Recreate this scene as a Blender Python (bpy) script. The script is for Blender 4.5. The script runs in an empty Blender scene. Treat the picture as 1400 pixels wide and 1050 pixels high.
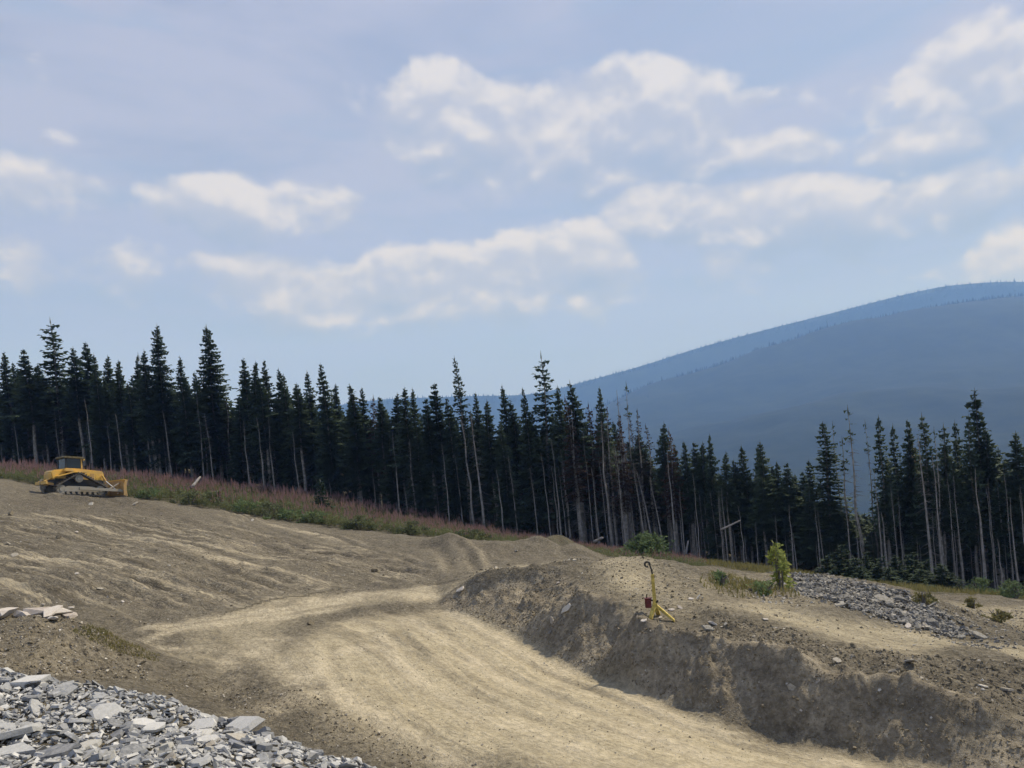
import bpy, bmesh, math, random
import numpy as np
from mathutils import Vector, Matrix, Euler
from mathutils.geometry import delaunay_2d_cdt

scene = bpy.context.scene
COL = scene.collection
random.seed(7)
RNG = np.random.default_rng(11)
R_ = math.radians

# ------------------------------------------------------------------ camera
FPX, PITCH, ROLL = 1050.0, R_(-1.5), R_(5.0)
PPY = 640 - FPX * math.tan(PITCH)      # optical axis below the middle of the (cropped) frame
EYE = Vector((0, 0, 4.2))
FWD = Vector((0, math.cos(PITCH), math.sin(PITCH)))
UP0 = Vector((0, -math.sin(PITCH), math.cos(PITCH)))
RT0 = Vector((1, 0, 0))
UPV = UP0 * math.cos(ROLL) + RT0 * math.sin(ROLL)
RTV = RT0 * math.cos(ROLL) - UP0 * math.sin(ROLL)
cam = bpy.data.cameras.new('camera')
cam.sensor_width = 36
cam.lens = FPX / 1400 * 36
cam.shift_y = (PPY - 525) / 1400
cam.clip_start = 0.1
cam.clip_end = 30000
camo = bpy.data.objects.new('camera', cam)
COL.objects.link(camo)
camo.matrix_world = Matrix((
    (RTV.x, UPV.x, -FWD.x, EYE.x),
    (RTV.y, UPV.y, -FWD.y, EYE.y),
    (RTV.z, UPV.z, -FWD.z, EYE.z), (0, 0, 0, 1)))
scene.camera = camo


def ray(px, py):
    return RTV * ((px - 700) / FPX) + UPV * ((PPY - py) / FPX) + FWD


def P(px, py, Y):
    r = ray(px, py)
    return EYE + r * (Y / r.y)


# ------------------------------------------------------------------ light
SUN_AZ, SUN_EL = R_(60), R_(50)      # azimuth clockwise from +Y
SUN_DIR = Vector((math.cos(SUN_EL) * math.sin(SUN_AZ), math.cos(SUN_EL) * math.cos(SUN_AZ), math.sin(SUN_EL)))
sun = bpy.data.lights.new('sun', 'SUN')
sun.energy = 3.8
sun.angle = R_(1.2)
sun.color = (1.0, 0.94, 0.85)
suno = bpy.data.objects.new('sun', sun)
suno.rotation_euler = SUN_DIR.to_track_quat('Z', 'Y').to_euler()
suno.location = (60, 40, 120)
COL.objects.link(suno)

scene.view_settings.view_transform = 'Standard'
scene.view_settings.look = 'None'
scene.view_settings.exposure = 0.3
scene.view_settings.gamma = 1.0
scene.view_settings.use_curve_mapping = False
scene.render.engine = 'CYCLES'
scene.cycles.use_denoising = True
scene.cycles.max_bounces = 6
scene.cycles.diffuse_bounces = 2
scene.cycles.glossy_bounces = 2
scene.cycles.volume_bounces = 1
scene.cycles.transparent_max_bounces = 6

# ------------------------------------------------------------------ sky
world = bpy.data.worlds.new('World')
scene.world = world
world.use_nodes = True
nt = world.node_tree
nt.nodes.clear()
N, L = nt.nodes, nt.links


def val(x):
    return x


def _in(sock, x):
    if isinstance(x, (int, float)):
        sock.default_value = x
    elif isinstance(x, (tuple, list)):
        sock.default_value = x
    else:
        L.new(x, sock)


def M(op, a, b=0.0, c=0.0, clamp=False):
    n = N.new('ShaderNodeMath')
    n.operation = op
    n.use_clamp = clamp
    _in(n.inputs[0], a)
    _in(n.inputs[1], b)
    _in(n.inputs[2], c)
    return n.outputs[0]


def sstep(x, a, b):
    n = N.new('ShaderNodeMapRange')
    n.interpolation_type = 'SMOOTHSTEP'
    _in(n.inputs['Value'], x)
    n.inputs['From Min'].default_value = a
    n.inputs['From Max'].default_value = b
    return n.outputs['Result']


def mixc(f, a, b):
    n = N.new('ShaderNodeMix')
    n.data_type = 'RGBA'
    n.clamp_factor = True
    _in(n.inputs['Factor'], f)
    _in(n.inputs['A'], a if not isinstance(a, tuple) else (*a, 1))
    _in(n.inputs['B'], b if not isinstance(b, tuple) else (*b, 1))
    return n.outputs['Result']


def comb(x, y, z):
    n = N.new('ShaderNodeCombineXYZ')
    _in(n.inputs[0], x)
    _in(n.inputs[1], y)
    _in(n.inputs[2], z)
    return n.outputs[0]


def noise(vec, scale, detail, rough=0.55, dist=0.0):
    n = N.new('ShaderNodeTexNoise')
    L.new(vec, n.inputs['Vector'])
    n.inputs['Scale'].default_value = scale
    n.inputs['Detail'].default_value = detail
    n.inputs['Roughness'].default_value = rough
    n.inputs['Distortion'].default_value = dist
    return n.outputs['Fac']


sky = N.new('ShaderNodeTexSky')
sky.sky_type = 'NISHITA'
sky.sun_disc = False
sky.sun_elevation = SUN_EL
sky.sun_rotation = SUN_AZ
sky.altitude = 1200
sky.air_density = 1.0
sky.dust_density = 1.5
sky.ozone_density = 1.5
tc = N.new('ShaderNodeTexCoord')
sep = N.new('ShaderNodeSeparateXYZ')
L.new(tc.outputs['Generated'], sep.inputs[0])
AZ = M('ARCTAN2', sep.outputs[0], sep.outputs[1])
EL = M('ARCSINE', sep.outputs[2])


def azel(px, py):
    r = ray(px, py).normalized()
    return math.atan2(r.x, r.y), math.asin(r.z)


# cumulus in four tiers: centre px, centre py, half width px, strength  (converted to azimuth / elevation)
TIERS = [
    (165, 46, [(655, 152, 85, 1.0), (760, 178, 90, .8), (860, 160, 110, 1.0), (950, 150, 110, .95), (1010, 185, 60, .6), (1400, 165, 75, 1.0), (1250, 190, 60, .35), (1620, 170, 140, .8), (-260, 190, 120, .5)]),
    (292, 30, [(90, 298, 60, .75), (335, 298, 85, .95), (470, 285, 60, .6), (940, 285, 65, 1.0), (1050, 300, 80, .9), (1125, 292, 50, 1.0), (1225, 308, 70, 1.0), (1355, 300, 75, 1.0), (1520, 290, 90, .8), (-130, 310, 100, .6), (680, 275, 60, .2)]),
    (375, 40, [(365, 398, 45, .9), (472, 405, 50, .8), (320, 362, 50, .5), (570, 372, 60, .75), (640, 385, 70, .8), (720, 362, 75, 1.0), (830, 352, 70, 1.0), (1000, 352, 60, .5), (1090, 355, 40, .4), (185, 384, 26, .45), (40, 405, 70, .5), (1450, 380, 120, .6), (-180, 400, 100, .6)]),
    (225, 20, [(1130, 218, 85, .7), (1275, 240, 70, .9), (1350, 235, 60, 1.0), (970, 212, 80, .8), (790, 225, 120, .5), (150, 250, 60, .25), (1500, 230, 90, .7)]),
]
AZ0, AZ1, NST = R_(-46), R_(46), 32


def az_ramps():
    st = np.zeros((NST, 4))
    of = np.full((NST, 4), .5)
    for i in range(NST):
        a = AZ0 + (AZ1 - AZ0) * i / (NST - 1)
        px = 700 + FPX * math.tan(a) * 1.02
        for k, (cy, hh, cl) in enumerate(TIERS):
            s, o, w = 0.0, 0.0, 1e-6
            for (cx, py, hw, q) in cl:
                g = q * math.exp(-((px - cx) / hw) ** 2)
                s = max(s, g)
                o += g * g * (cy - py)
                w += g * g
            st[i, k] = s
            of[i, k] = .5 + o / w / 100
    return st, of


RST, ROF = az_ramps()


def ramp4(fac, tab):
    n = N.new('ShaderNodeValToRGB')
    n.color_ramp.interpolation = 'LINEAR'
    e = n.color_ramp.elements
    e[0].position, e[1].position = 0.0, 1.0
    while len(e) < NST:
        e.new(.5)
    for i in range(NST):
        e[i].position = i / (NST - 1)
        e[i].color = tuple(tab[i])
    L.new(fac, n.inputs[0])
    sp = N.new('ShaderNodeSeparateColor')
    L.new(n.outputs[0], sp.inputs[0])
    return [sp.outputs[0], sp.outputs[1], sp.outputs[2], n.outputs[1]]


def tier_field(az, el, fac):
    st = ramp4(fac, RST)
    of = ramp4(fac, ROF)
    ev = M('MULTIPLY_ADD', az, math.tan(ROLL), el)           # the cloud decks tilt a little across the view

    def best_at(dv):
        best = None
        for k, (cy, hh, cl) in enumerate(TIERS):
            a0, e0 = azel(700, cy)
            c = M('MULTIPLY_ADD', of[k], 100 / FPX, e0 - 50 / FPX - dv)
            dy = M('MULTIPLY', M('SUBTRACT', ev, c), FPX / hh)
            dy = M('MAXIMUM', M('MULTIPLY', dy, 1.15), M('MULTIPLY', dy, -.72))
            w = M('MULTIPLY_ADD', M('MULTIPLY', dy, dy), -.42, M('MULTIPLY_ADD', st[k], 1.35, -.26))
            best = w if best is None else M('MAXIMUM', best, w)
        return M('MAXIMUM', best, -.5)
    return best_at


def cloud_noise(az, el):
    v = comb(az, M('MULTIPLY', el, 1.35), 0.0)
    n1 = noise(v, 10.5, 8.0, .58, .2)
    n2 = noise(v, 42.0, 4.0, .6, .4)
    return n1, M('ADD', M('MULTIPLY', M('SUBTRACT', n1, .5), 2.1), M('MULTIPLY', M('SUBTRACT', n2, .5), .65))


def puff(az, el):
    return noise(comb(az, M('MULTIPLY', el, 1.3), 5.0), 12.0, 3.0, .5, .15)


N1, NA = cloud_noise(AZ, EL)
FAC = M('MULTIPLY_ADD', AZ, 1 / (AZ1 - AZ0), -AZ0 / (AZ1 - AZ0))
FAC = M('ADD', FAC, M('MULTIPLY', M('SUBTRACT', N1, .5), .012))
best_at = tier_field(AZ, EL, FAC)
B0, B1 = best_at(0.0), best_at(.020)
P0, P1 = puff(AZ, EL), puff(M('ADD', AZ, .007), M('ADD', EL, .016))
F0 = M('ADD', M('MULTIPLY_ADD', B0, 1.15, M('MULTIPLY', NA, .85)), M('MULTIPLY', M('SUBTRACT', P0, .5), .55))
cov = sstep(F0, -.14, .46)
fine = M('MULTIPLY', M('SUBTRACT', P0, P1), 2.3)
broad = M('SUBTRACT', B0, B1)
lit = sstep(M('ADD', M('ADD', fine, M('MULTIPLY', broad, .55)), 0.0), -.16, .50)
dim = sstep(M('ADD', M('MULTIPLY', fine, .45), broad), .04, -.50)
vs = comb(AZ, M('MULTIPLY', EL, 4.0), 3.3)
veil_n = noise(vs, 2.6, 5.0, .58, .4)
veil = M('MULTIPLY_ADD', sstep(veil_n, .34, .62), .36, .58)
K = 10.0
def kc(r, g, b): return (r * K, g * K, b * K)
low = sstep(EL, .42, .02)
base = mixc(veil, sky.outputs[0], mixc(low, kc(.375, .405, .55), kc(.30, .39, .65)))
base = mixc(M('MULTIPLY', low, .75), base, kc(.275, .335, .60))
band = noise(comb(AZ, M('MULTIPLY', EL, 6.0), 9.1), 4.0, 3.0, .55, .3)
base = mixc(M('MULTIPLY', sstep(band, .48, .72), .6), base, kc(.275, .355, .53))
ccol = mixc(lit, kc(.40, .43, .54), kc(.645, .63, .65))
ccol = mixc(M('MULTIPLY', dim, .85), ccol, kc(.26, .33, .49))
skyc = mixc(M('MULTIPLY', cov, .88), base, ccol)
bg = N.new('ShaderNodeBackground')
bg.inputs['Strength'].default_value = 0.1
L.new(skyc, bg.inputs['Color'])
wo = N.new('ShaderNodeOutputWorld')
L.new(bg.outputs[0], wo.inputs['Surface'])

# ------------------------------------------------------------------ helpers
def smooth(x, a, b):
    t = np.clip((x - a) / (b - a), 0, 1)
    return t * t * (3 - 2 * t)


def vnoise(x, y, seed=0):
    xi = np.floor(x).astype(np.int64)
    yi = np.floor(y).astype(np.int64)
    xf, yf = x - xi, y - yi

    def h(a, b):
        k = (a * 374761393 + b * 668265263 + seed * 1442695041) & 0xffffffff
        k = ((k ^ (k >> 13)) * 1274126177) & 0xffffffff
        k = (k ^ (k >> 16)) & 0xffffffff
        return k / 4294967295.0
    u = xf * xf * xf * (xf * (xf * 6 - 15) + 10)
    v = yf * yf * yf * (yf * (yf * 6 - 15) + 10)
    a = h(xi, yi) * (1 - u) + h(xi + 1, yi) * u
    b = h(xi, yi + 1) * (1 - u) + h(xi + 1, yi + 1) * u
    return (a * (1 - v) + b * v) * 2 - 1


def fbm(x, y, wl, octs, gain=.5, seed=0):
    o = np.zeros_like(x)
    a = 1.0
    for i in range(octs):
        c, s = math.cos(i * 1.1 + .4), math.sin(i * 1.1 + .4)
        o += a * vnoise((x * c - y * s) / wl + 17.3 * i, (x * s + y * c) / wl - 9.1 * i, seed + i)
        wl *= .5
        a *= gain
    return o


def new_obj(name, data, parent=None):
    o = bpy.data.objects.new(name, data)
    COL.objects.link(o)
    if parent is not None:
        o.parent = parent
    return o


def tag(o, label=None, cat=None, group=None, kind=None):
    if label:
        o['label'] = label
    if cat:
        o['category'] = cat
    if group:
        o['group'] = group
    if kind:
        o['kind'] = kind
    return o


def mesh_np(name, v, f, mats=(), mi=None, smooth_shade=False, col=None):
    """mesh from numpy arrays: v (n,3), f (m,3) or (m,4)"""
    v = np.asarray(v, dtype=np.float32)
    f = np.asarray(f, dtype=np.int32)
    me = bpy.data.meshes.new(name)
    m, k = f.shape
    me.vertices.add(len(v))
    me.vertices.foreach_set('co', v.ravel())
    me.loops.add(m * k)
    me.loops.foreach_set('vertex_index', f.ravel())
    me.polygons.add(m)
    me.polygons.foreach_set('loop_start', np.arange(0, m * k, k, dtype=np.int32))
    if mi is not None:
        me.polygons.foreach_set('material_index', np.asarray(mi, dtype=np.int32))
    me.polygons.foreach_set('use_smooth', np.full(m, smooth_shade, dtype=bool))
    for x in mats:
        me.materials.append(x)
    if col is not None:
        ca = me.color_attributes.new('zone', 'FLOAT_COLOR', 'POINT')
        ca.data.foreach_set('color', np.asarray(col, dtype=np.float32).ravel())
    me.update(calc_edges=True)
    return me


class Mat:
    """small node-building helper for materials"""
    def __init__(s, name, rough=.8, spec=.2):
        s.m = bpy.data.materials.new(name)
        s.m.use_nodes = True
        s.t = s.m.node_tree
        s.b = s.t.nodes['Principled BSDF']
        s.b.inputs['Roughness'].default_value = rough
        s.b.inputs['Specular IOR Level'].default_value = spec

    def n(s, typ, **kw):
        n = s.t.nodes.new(typ)
        for k, v in kw.items():
            setattr(n, k, v)
        return n

    def link(s, a, b):
        s.t.links.new(a, b)

    def inp(s, sock, x):
        if hasattr(x, 'is_output'):
            s.link(x, sock)
        elif isinstance(x, tuple) and len(x) == 3 and sock.type == 'RGBA':
            sock.default_value = (*x, 1)
        else:
            sock.default_value = x

    def math(s, op, a, b=0.0, clamp=False):
        n = s.n('ShaderNodeMath', operation=op, use_clamp=clamp)
        s.inp(n.inputs[0], a)
        s.inp(n.inputs[1], b)
        return n.outputs[0]

    def mix(s, f, a, b, mode='MIX'):
        n = s.n('ShaderNodeMix', data_type='RGBA', blend_type=mode)
        s.inp(n.inputs['Factor'], f)
        s.inp(n.inputs['A'], a)
        s.inp(n.inputs['B'], b)
        return n.outputs['Result']

    def noise(s, scale, detail=4.0, rough=.55, vec=None, dist=0.0):
        n = s.n('ShaderNodeTexNoise')
        n.inputs['Scale'].default_value = scale
        n.inputs['Detail'].default_value = detail
        n.inputs['Roughness'].default_value = rough
        n.inputs['Distortion'].default_value = dist
        if vec is not None:
            s.link(vec, n.inputs['Vector'])
        return n.outputs['Fac']

    def ss(s, x, a, b, lo=0.0, hi=1.0):
        n = s.n('ShaderNodeMapRange', interpolation_type='SMOOTHSTEP')
        s.inp(n.inputs['Value'], x)
        n.inputs['From Min'].default_value = a
        n.inputs['From Max'].default_value = b
        n.inputs['To Min'].default_value = lo
        n.inputs['To Max'].default_value = hi
        return n.outputs['Result']

    def color(s, c):
        s.inp(s.b.inputs['Base Color'], c)

    def bump(s, h, strength=.5, dist=.02):
        n = s.n('ShaderNodeBump')
        n.inputs['Strength'].default_value = strength
        n.inputs['Distance'].default_value = dist
        s.link(h, n.inputs['Height'])
        s.link(n.outputs[0], s.b.inputs['Normal'])

    def pos(s):
        return s.n('ShaderNodeNewGeometry').outputs['Position']

    def objco(s):
        return s.n('ShaderNodeTexCoord').outputs['Object']

    def rnd(s):
        a = s.n('ShaderNodeObjectInfo').outputs['Random']
        b = s.n('ShaderNodeNewGeometry').outputs['Random Per Island']
        return s.math('FRACT', s.math('ADD', a, b))

    def ramp(s, f, stops):
        n = s.n('ShaderNodeValToRGB')
        e = n.color_ramp.elements
        while len(e) < len(stops):
            e.new(.5)
        for i, (p, c) in enumerate(stops):
            e[i].position = p
            e[i].color = (*c, 1)
        s.link(f, n.inputs[0])
        return n.outputs[0]


def simple_mat(name, c, rough=.6, spec=.3, var=.25, scale=6.0, metal=0.0, bump=0.0):
    m = Mat(name, rough, spec)
    n1 = m.noise(scale, 5.0, .6, m.objco())
    lo = tuple(x * (1 - var) for x in c)
    hi = tuple(min(1, x * (1 + var)) for x in c)
    m.color(m.mix(m.ss(n1, .3, .7), lo, hi))
    m.b.inputs['Metallic'].default_value = metal
    if bump:
        m.bump(m.noise(scale * 6, 4.0, .6, m.objco()), bump, .02)
    return m.m
# ------------------------------------------------------------------ terrain survey (TIN)
LINES = []


def bl(*pts):
    LINES.append([P(*p) for p in pts])


def wl(*pts):
    LINES.append([Vector(p) for p in pts])


def off(pts, dy):
    return [(a, b, c + dy) for a, b, c in pts]


# stony heap near the camera
bl((-160, 905, 10.8), (-60, 915, 10.5), (0, 925, 10.3), (100, 935, 10), (160, 945, 9.7), (230, 965, 9.3), (285, 985, 9.0), (330, 1000, 8.6), (400, 1030, 8.0), (470, 1052, 7.6), (560, 1110, 6.9))
bl((-100, 1050, 7.2), (0, 1050, 7.0), (120, 1050, 6.8), (260, 1050, 6.5), (400, 1110, 5.6))
for p in [(0, 0, 2.45), (-4, 2, 2.4), (-2, 3.5, 2.15), (3, -1, 2.3), (2.2, 2, 1.7), (1.2, 4, 1.15), (0, 6.2, .6), (-.6, 8.2, .15), (-1.4, 9.3, .2), (3.5, 4, 0), (7, 3, -.4), (12, 5, -1),
          (-10, 6, 2.3), (-16, 10, 2.2), (-9, 2, 2.5), (-3.1, 9.9, .45), (-4.6, 10.8, .6), (-6.3, 11.6, .9), (-8, 12, 1.1)]:
    wl(p)
# road plain
for p in [(250, 900, 17.5), (300, 960, 14.5), (350, 1000, 12.3), (450, 1040, 11), (300, 920, 16.2), (420, 930, 15), (520, 960, 13.5), (600, 900, 16.4), (560, 860, 18.8), (700, 1050, 10.1), (640, 1000, 11.8), (800, 1000, 11.6), (900, 1050, 10.1), (1050, 1070, 9.8), (480, 830, 21.6), (500, 880, 17.6), (420, 880, 17.7)]:
    bl(p)
wl((4, 7.5, -.1)); wl((8, 6.5, -.5))
# dirt mound behind the heap
bl((-80, 832, 16), (0, 842, 16), (60, 838, 16), (100, 843, 16.2), (130, 855, 16.5), (170, 875, 16.7), (195, 892, 16.6))
bl((-80, 905, 13), (0, 917, 13), (100, 930, 13), (200, 940, 13.4), (215, 915, 15.5))
bl((-80, 830, 22), (0, 835, 21.5), (60, 834, 21.5), (150, 867, 19.6), (215, 890, 18.2))
# cut slope up to the machine
for row in [
    [(0, 800, 25), (0, 760, 30), (0, 720, 37), (0, 690, 44), (0, 668, 50)],
    [(100, 820, 23.5), (100, 760, 30.5), (100, 712, 40), (110, 688, 50)],
    [(200, 840, 21.5), (200, 780, 27.5), (200, 730, 38), (200, 692, 50)],
    [(300, 850, 20.5), (300, 800, 25.5), (300, 760, 31), (300, 717, 45), (300, 704, 50)],
    [(400, 860, 19.5), (400, 810, 24), (400, 770, 30), (400, 732, 43), (400, 721, 48)],
    [(500, 800, 25), (500, 775, 29.5), (500, 745, 39), (500, 731, 45)],
    [(600, 803, 24.2), (600, 790, 26.5), (600, 760, 34), (600, 739, 41)],
    [(-150, 790, 26), (-150, 740, 34), (-150, 690, 45), (-150, 655, 54)]]:
    for p in row:
        bl(p)
bl((0, 655, 57), (110, 675, 56), (200, 683, 55), (300, 698, 54), (400, 714, 52), (500, 725, 49), (600, 735, 45))
for p in [(610, 733, 40), (655, 768, 33), (640, 758, 36), (700, 770, 33), (740, 750, 42), (700, 746, 44), (755, 738, 38), (800, 763, 37), (720, 765, 36), (850, 762, 44), (900, 765, 46)]:
    bl(p)
# berm: toe, crest
bl((600, 832, 21.8), (640, 842, 20.4), (700, 868, 18.5), (750, 898, 16.7), (800, 923, 15.5), (850, 942, 14.4), (900, 957, 13.6), (960, 980, 12.7), (1060, 1010, 11.8), (1180, 1035, 11), (1300, 1057, 10.3), (1420, 1085, 9.6), (1600, 1120, 9))
CREST = [(790, 818, 17.3), (830, 824, 16.9), (870, 848, 15.0), (900, 858, 14.45), (955, 870, 13.85), (1030, 887, 13.05), (1100, 905, 12.3), (1150, 918, 11.8), (1230, 930, 11.45), (1290, 950, 10.95), (1400, 978, 10.45), (1480, 1002, 10.2), (1600, 1040, 9.6)]
bl((625, 803, 22.7), (660, 790, 22), (700, 783, 21.6), (765, 774, 20.9), (790, 786, 20))
bl(*CREST)
# terrace and mound behind
bl((650, 779, 28), (700, 774, 28.5), (760, 768, 29), (800, 764, 29))
bl((640, 790, 25), (700, 783, 24.5), (760, 778, 24))
bl((800, 764, 23), (835, 763, 22), (860, 760, 21), (885, 757, 20.3), (915, 758, 20), (935, 768, 19.6), (950, 785, 18.8), (975, 803, 17.5))
bl((800, 790, 19), (850, 800, 18), (880, 808, 17.2), (920, 812, 16.9), (950, 820, 16.3))
bl((830, 818, 17.2), (880, 838, 15.7), (905, 846, 15.3), (950, 848, 15.2))
for p in [(900, 776, 26), (800, 775, 28), (850, 775, 27), (960, 795, 24)]:
    bl(p)
bl((975, 838, 15.1), (1050, 852, 14.4), (1100, 864, 13.8), (1150, 880, 13.2), (1250, 898, 12.8), (1340, 890, 12.9), (1400, 903, 12.2), (1500, 930, 11.8))
bl((975, 850, 14.9), (1050, 872, 13.9), (1150, 902, 12.6), (1250, 915, 12.1), (1340, 925, 11.9), (1420, 950, 11.4))
bl((1000, 817, 17), (1090, 835, 16), (1200, 855, 15.4), (1330, 882, 14.5), (1400, 882, 14.5), (1500, 900, 14))
bl((985, 782, 22), (1060, 785, 22), (1095, 789, 21.5), (1170, 797, 20.5), (1235, 811, 19.5), (1290, 838, 18.2), (1335, 870, 16.2))
for p in [(1140, 825, 18), (1240, 845, 17), (1250, 810, 25), (1300, 822, 25), (1400, 830, 25), (1400, 860, 19), (1350, 840, 22), (1500, 840, 24), (1180, 812, 28), (1080, 797, 28), (1000, 786, 30)]:
    bl(p)
# foot of the forest
FOOT = [(-300, 610, 82), (-150, 625, 81), (0, 640, 80), (150, 655, 78), (300, 668, 76), (400, 682, 74), (500, 697, 72), (600, 716, 70), (740, 738, 68), (800, 746, 66), (900, 762, 63), (1000, 775, 60), (1130, 787, 56), (1200, 796, 54), (1300, 806, 52), (1400, 818, 50), (1550, 840, 48), (1700, 860, 47)]
bl(*FOOT)
for p in [(-100, 130, 17), (-60, 130, 13), (-25, 130, 7.5), (0, 130, 1.5), (25, 130, -6), (50, 130, -13), (100, 130, -24), (-60, 50, 9.5), (-40, 30, 5.5), (-25, 20, 3.4), (-22, 10, 2.6), (-30, 0, 3), (15, 8, -.7), (25, 10, -2), (40, 20, -5), (60, 45, -12), (-20, -20, 3), (20, -20, 0), (0, -20, 2.2), (0, -8, 2.4), (60, -20, -6), (-80, -20, 6), (-100, 60, 15), (95, 60, -19), (-100, -20, 8), (100, -20, -12), (-100, 20, 10), (100, 20, -14)]:
    wl(p)

tv, te = [], []
tz = []
for ln in LINES:
    prev = None
    for a, b in zip(ln, ln[1:] + [None]):
        k = 1 if b is None else max(1, int((a.xy - b.xy).length / 1.5))
        for i in range(k):
            q = a if b is None else a.lerp(b, i / k)
            tv.append(q.xy.copy())
            tz.append(q.z)
cd = delaunay_2d_cdt(tv, [], [], 0, 1e-4)
cv = np.array([tuple(v) for v in cd[0]])
cz = np.array([tz[o[0]] for o in cd[3]])
ctri = np.array([f[:3] for f in cd[2]])


def raster(x0, x1, y0, y1, h):
    nx, ny = int(round((x1 - x0) / h)) + 1, int(round((y1 - y0) / h)) + 1
    Z = np.full((ny, nx), np.nan)
    for t in ctri:
        (ax, ay), (bx, by), (cx, cy) = cv[t]
        i0, i1 = max(0, int((min(ax, bx, cx) - x0) / h)), min(nx - 1, int((max(ax, bx, cx) - x0) / h) + 1)
        j0, j1 = max(0, int((min(ay, by, cy) - y0) / h)), min(ny - 1, int((max(ay, by, cy) - y0) / h) + 1)
        if i1 < i0 or j1 < j0:
            continue
        den = (by - cy) * (ax - cx) + (cx - bx) * (ay - cy)
        if abs(den) < 1e-9:
            continue
        xs = x0 + np.arange(i0, i1 + 1) * h
        ys = (y0 + np.arange(j0, j1 + 1) * h)[:, None]
        l1 = ((by - cy) * (xs - cx) + (cx - bx) * (ys - cy)) / den
        l2 = ((cy - ay) * (xs - cx) + (ax - cx) * (ys - cy)) / den
        l3 = 1 - l1 - l2
        ins = (l1 >= -1e-6) & (l2 >= -1e-6) & (l3 >= -1e-6)
        zz = l1 * cz[t[0]] + l2 * cz[t[1]] + l3 * cz[t[2]]
        sub = Z[j0:j1 + 1, i0:i1 + 1]
        sub[ins] = zz[ins]
    Z[np.isnan(Z)] = 0
    return Z


def blur(Z, s):
    r = max(1, int(3 * s))
    k = np.exp(-.5 * (np.arange(-r, r + 1) / s) ** 2)
    k /= k.sum()
    for ax in (0, 1):
        pad = [(0, 0), (0, 0)]
        pad[ax] = (r, r)
        A = np.pad(Z, pad, mode='edge')
        o = np.zeros_like(Z)
        for i, w in enumerate(k):
            o += w * (A[i:i + Z.shape[0], :] if ax == 0 else A[:, i:i + Z.shape[1]])
        Z = o
    return Z


GC = (-100, 100, -20, 130, .25)
GF = (-16, 18, 4, 36, .07)
ZC = blur(raster(*GC), 2.4)
ZF = blur(raster(*GF), 1.2)


def samp(Z, g, x, y):
    x0, x1, y0, y1, h = g
    u = np.clip((x - x0) / h, 0, Z.shape[1] - 1.001)
    v = np.clip((y - y0) / h, 0, Z.shape[0] - 1.001)
    i, j = u.astype(int), v.astype(int)
    a, b = u - i, v - j
    return (Z[j, i] * (1 - a) + Z[j, i + 1] * a) * (1 - b) + (Z[j + 1, i] * (1 - a) + Z[j + 1, i + 1] * a) * b


def base_height(x, y):
    x, y = np.asarray(x, float), np.asarray(y, float)
    z = samp(ZC, GC, x, y)
    e = np.minimum(np.minimum(x - GF[0], GF[1] - x), np.minimum(y - GF[2], GF[3] - y))
    w = smooth(e, .2, 2.0)
    z = z * (1 - w) + samp(ZF, GF, x, y) * w
    d = np.hypot(np.maximum(np.abs(x) - 100, 0), np.maximum(np.maximum(y - 130, -20 - y), 0))
    far = smooth(d, 0, 1500)
    return z * (1 - far) - 170 * far - np.minimum(d, 200) * .08 * (1 - far)


def hit_base(px, py, ymin=5.0, ymax=130.0):
    r = ray(px, py)
    ys = np.geomspace(ymin, ymax, 1400)
    x, z = r.x / r.y * ys, EYE.z + r.z / r.y * ys
    g = base_height(x, ys)
    k = np.nonzero(z < g)[0]
    i = k[0] if len(k) else len(ys) - 1
    return float(x[i]), float(ys[i])


# ---- masks kept on a plan grid
MG = (-45, 25, 4, 60, .1)
MNX, MNY = int((MG[1] - MG[0]) / MG[4]) + 1, int((MG[3] - MG[2]) / MG[4]) + 1
MX, MY = np.meshgrid(MG[0] + np.arange(MNX) * MG[4], MG[2] + np.arange(MNY) * MG[4])


def poly_mask(pts, soft, warp=.5, seed=3):
    wx = MX + fbm(MX, MY, 2.2, 4, .55, seed) * warp
    wy = MY + fbm(MX, MY, 2.2, 4, .55, seed + 50) * warp
    ins = np.zeros(MX.shape, bool)
    n = len(pts)
    for i in range(n):
        (xa, ya), (xb, yb) = pts[i], pts[(i + 1) % n]
        c = ((ya > wy) != (yb > wy)) & (wx < (xb - xa) * (wy - ya) / (yb - ya + 1e-12) + xa)
        ins ^= c
    return blur(ins.astype(float), soft / MG[4])


def line_dist(pts, X, Y, reach=4.0):
    """distance to a polyline and arc length along it (plan grid, near the line only)"""
    best = np.full(X.shape, 1e3)
    arc = np.zeros(X.shape)
    s = 0
    for (xa, ya), (xb, yb) in zip(pts, pts[1:]):
        i0, i1 = [int(np.clip((q - MG[0]) / MG[4], 0, MNX)) for q in (min(xa, xb) - reach, max(xa, xb) + reach)]
        j0, j1 = [int(np.clip((q - MG[2]) / MG[4], 0, MNY)) for q in (min(ya, yb) - reach, max(ya, yb) + reach)]
        dx, dy = xb - xa, yb - ya
        l = math.hypot(dx, dy) + 1e-9
        xs, ys = X[j0:j1, i0:i1], Y[j0:j1, i0:i1]
        t = np.clip(((xs - xa) * dx + (ys - ya) * dy) / (l * l), 0, 1)
        d = np.hypot(xs - xa - t * dx, ys - ya - t * dy)
        bb, aa = best[j0:j1, i0:i1], arc[j0:j1, i0:i1]
        m = d < bb
        bb[m] = d[m]
        aa[m] = s + t[m] * l
        s += l
    return best, arc, s


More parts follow.
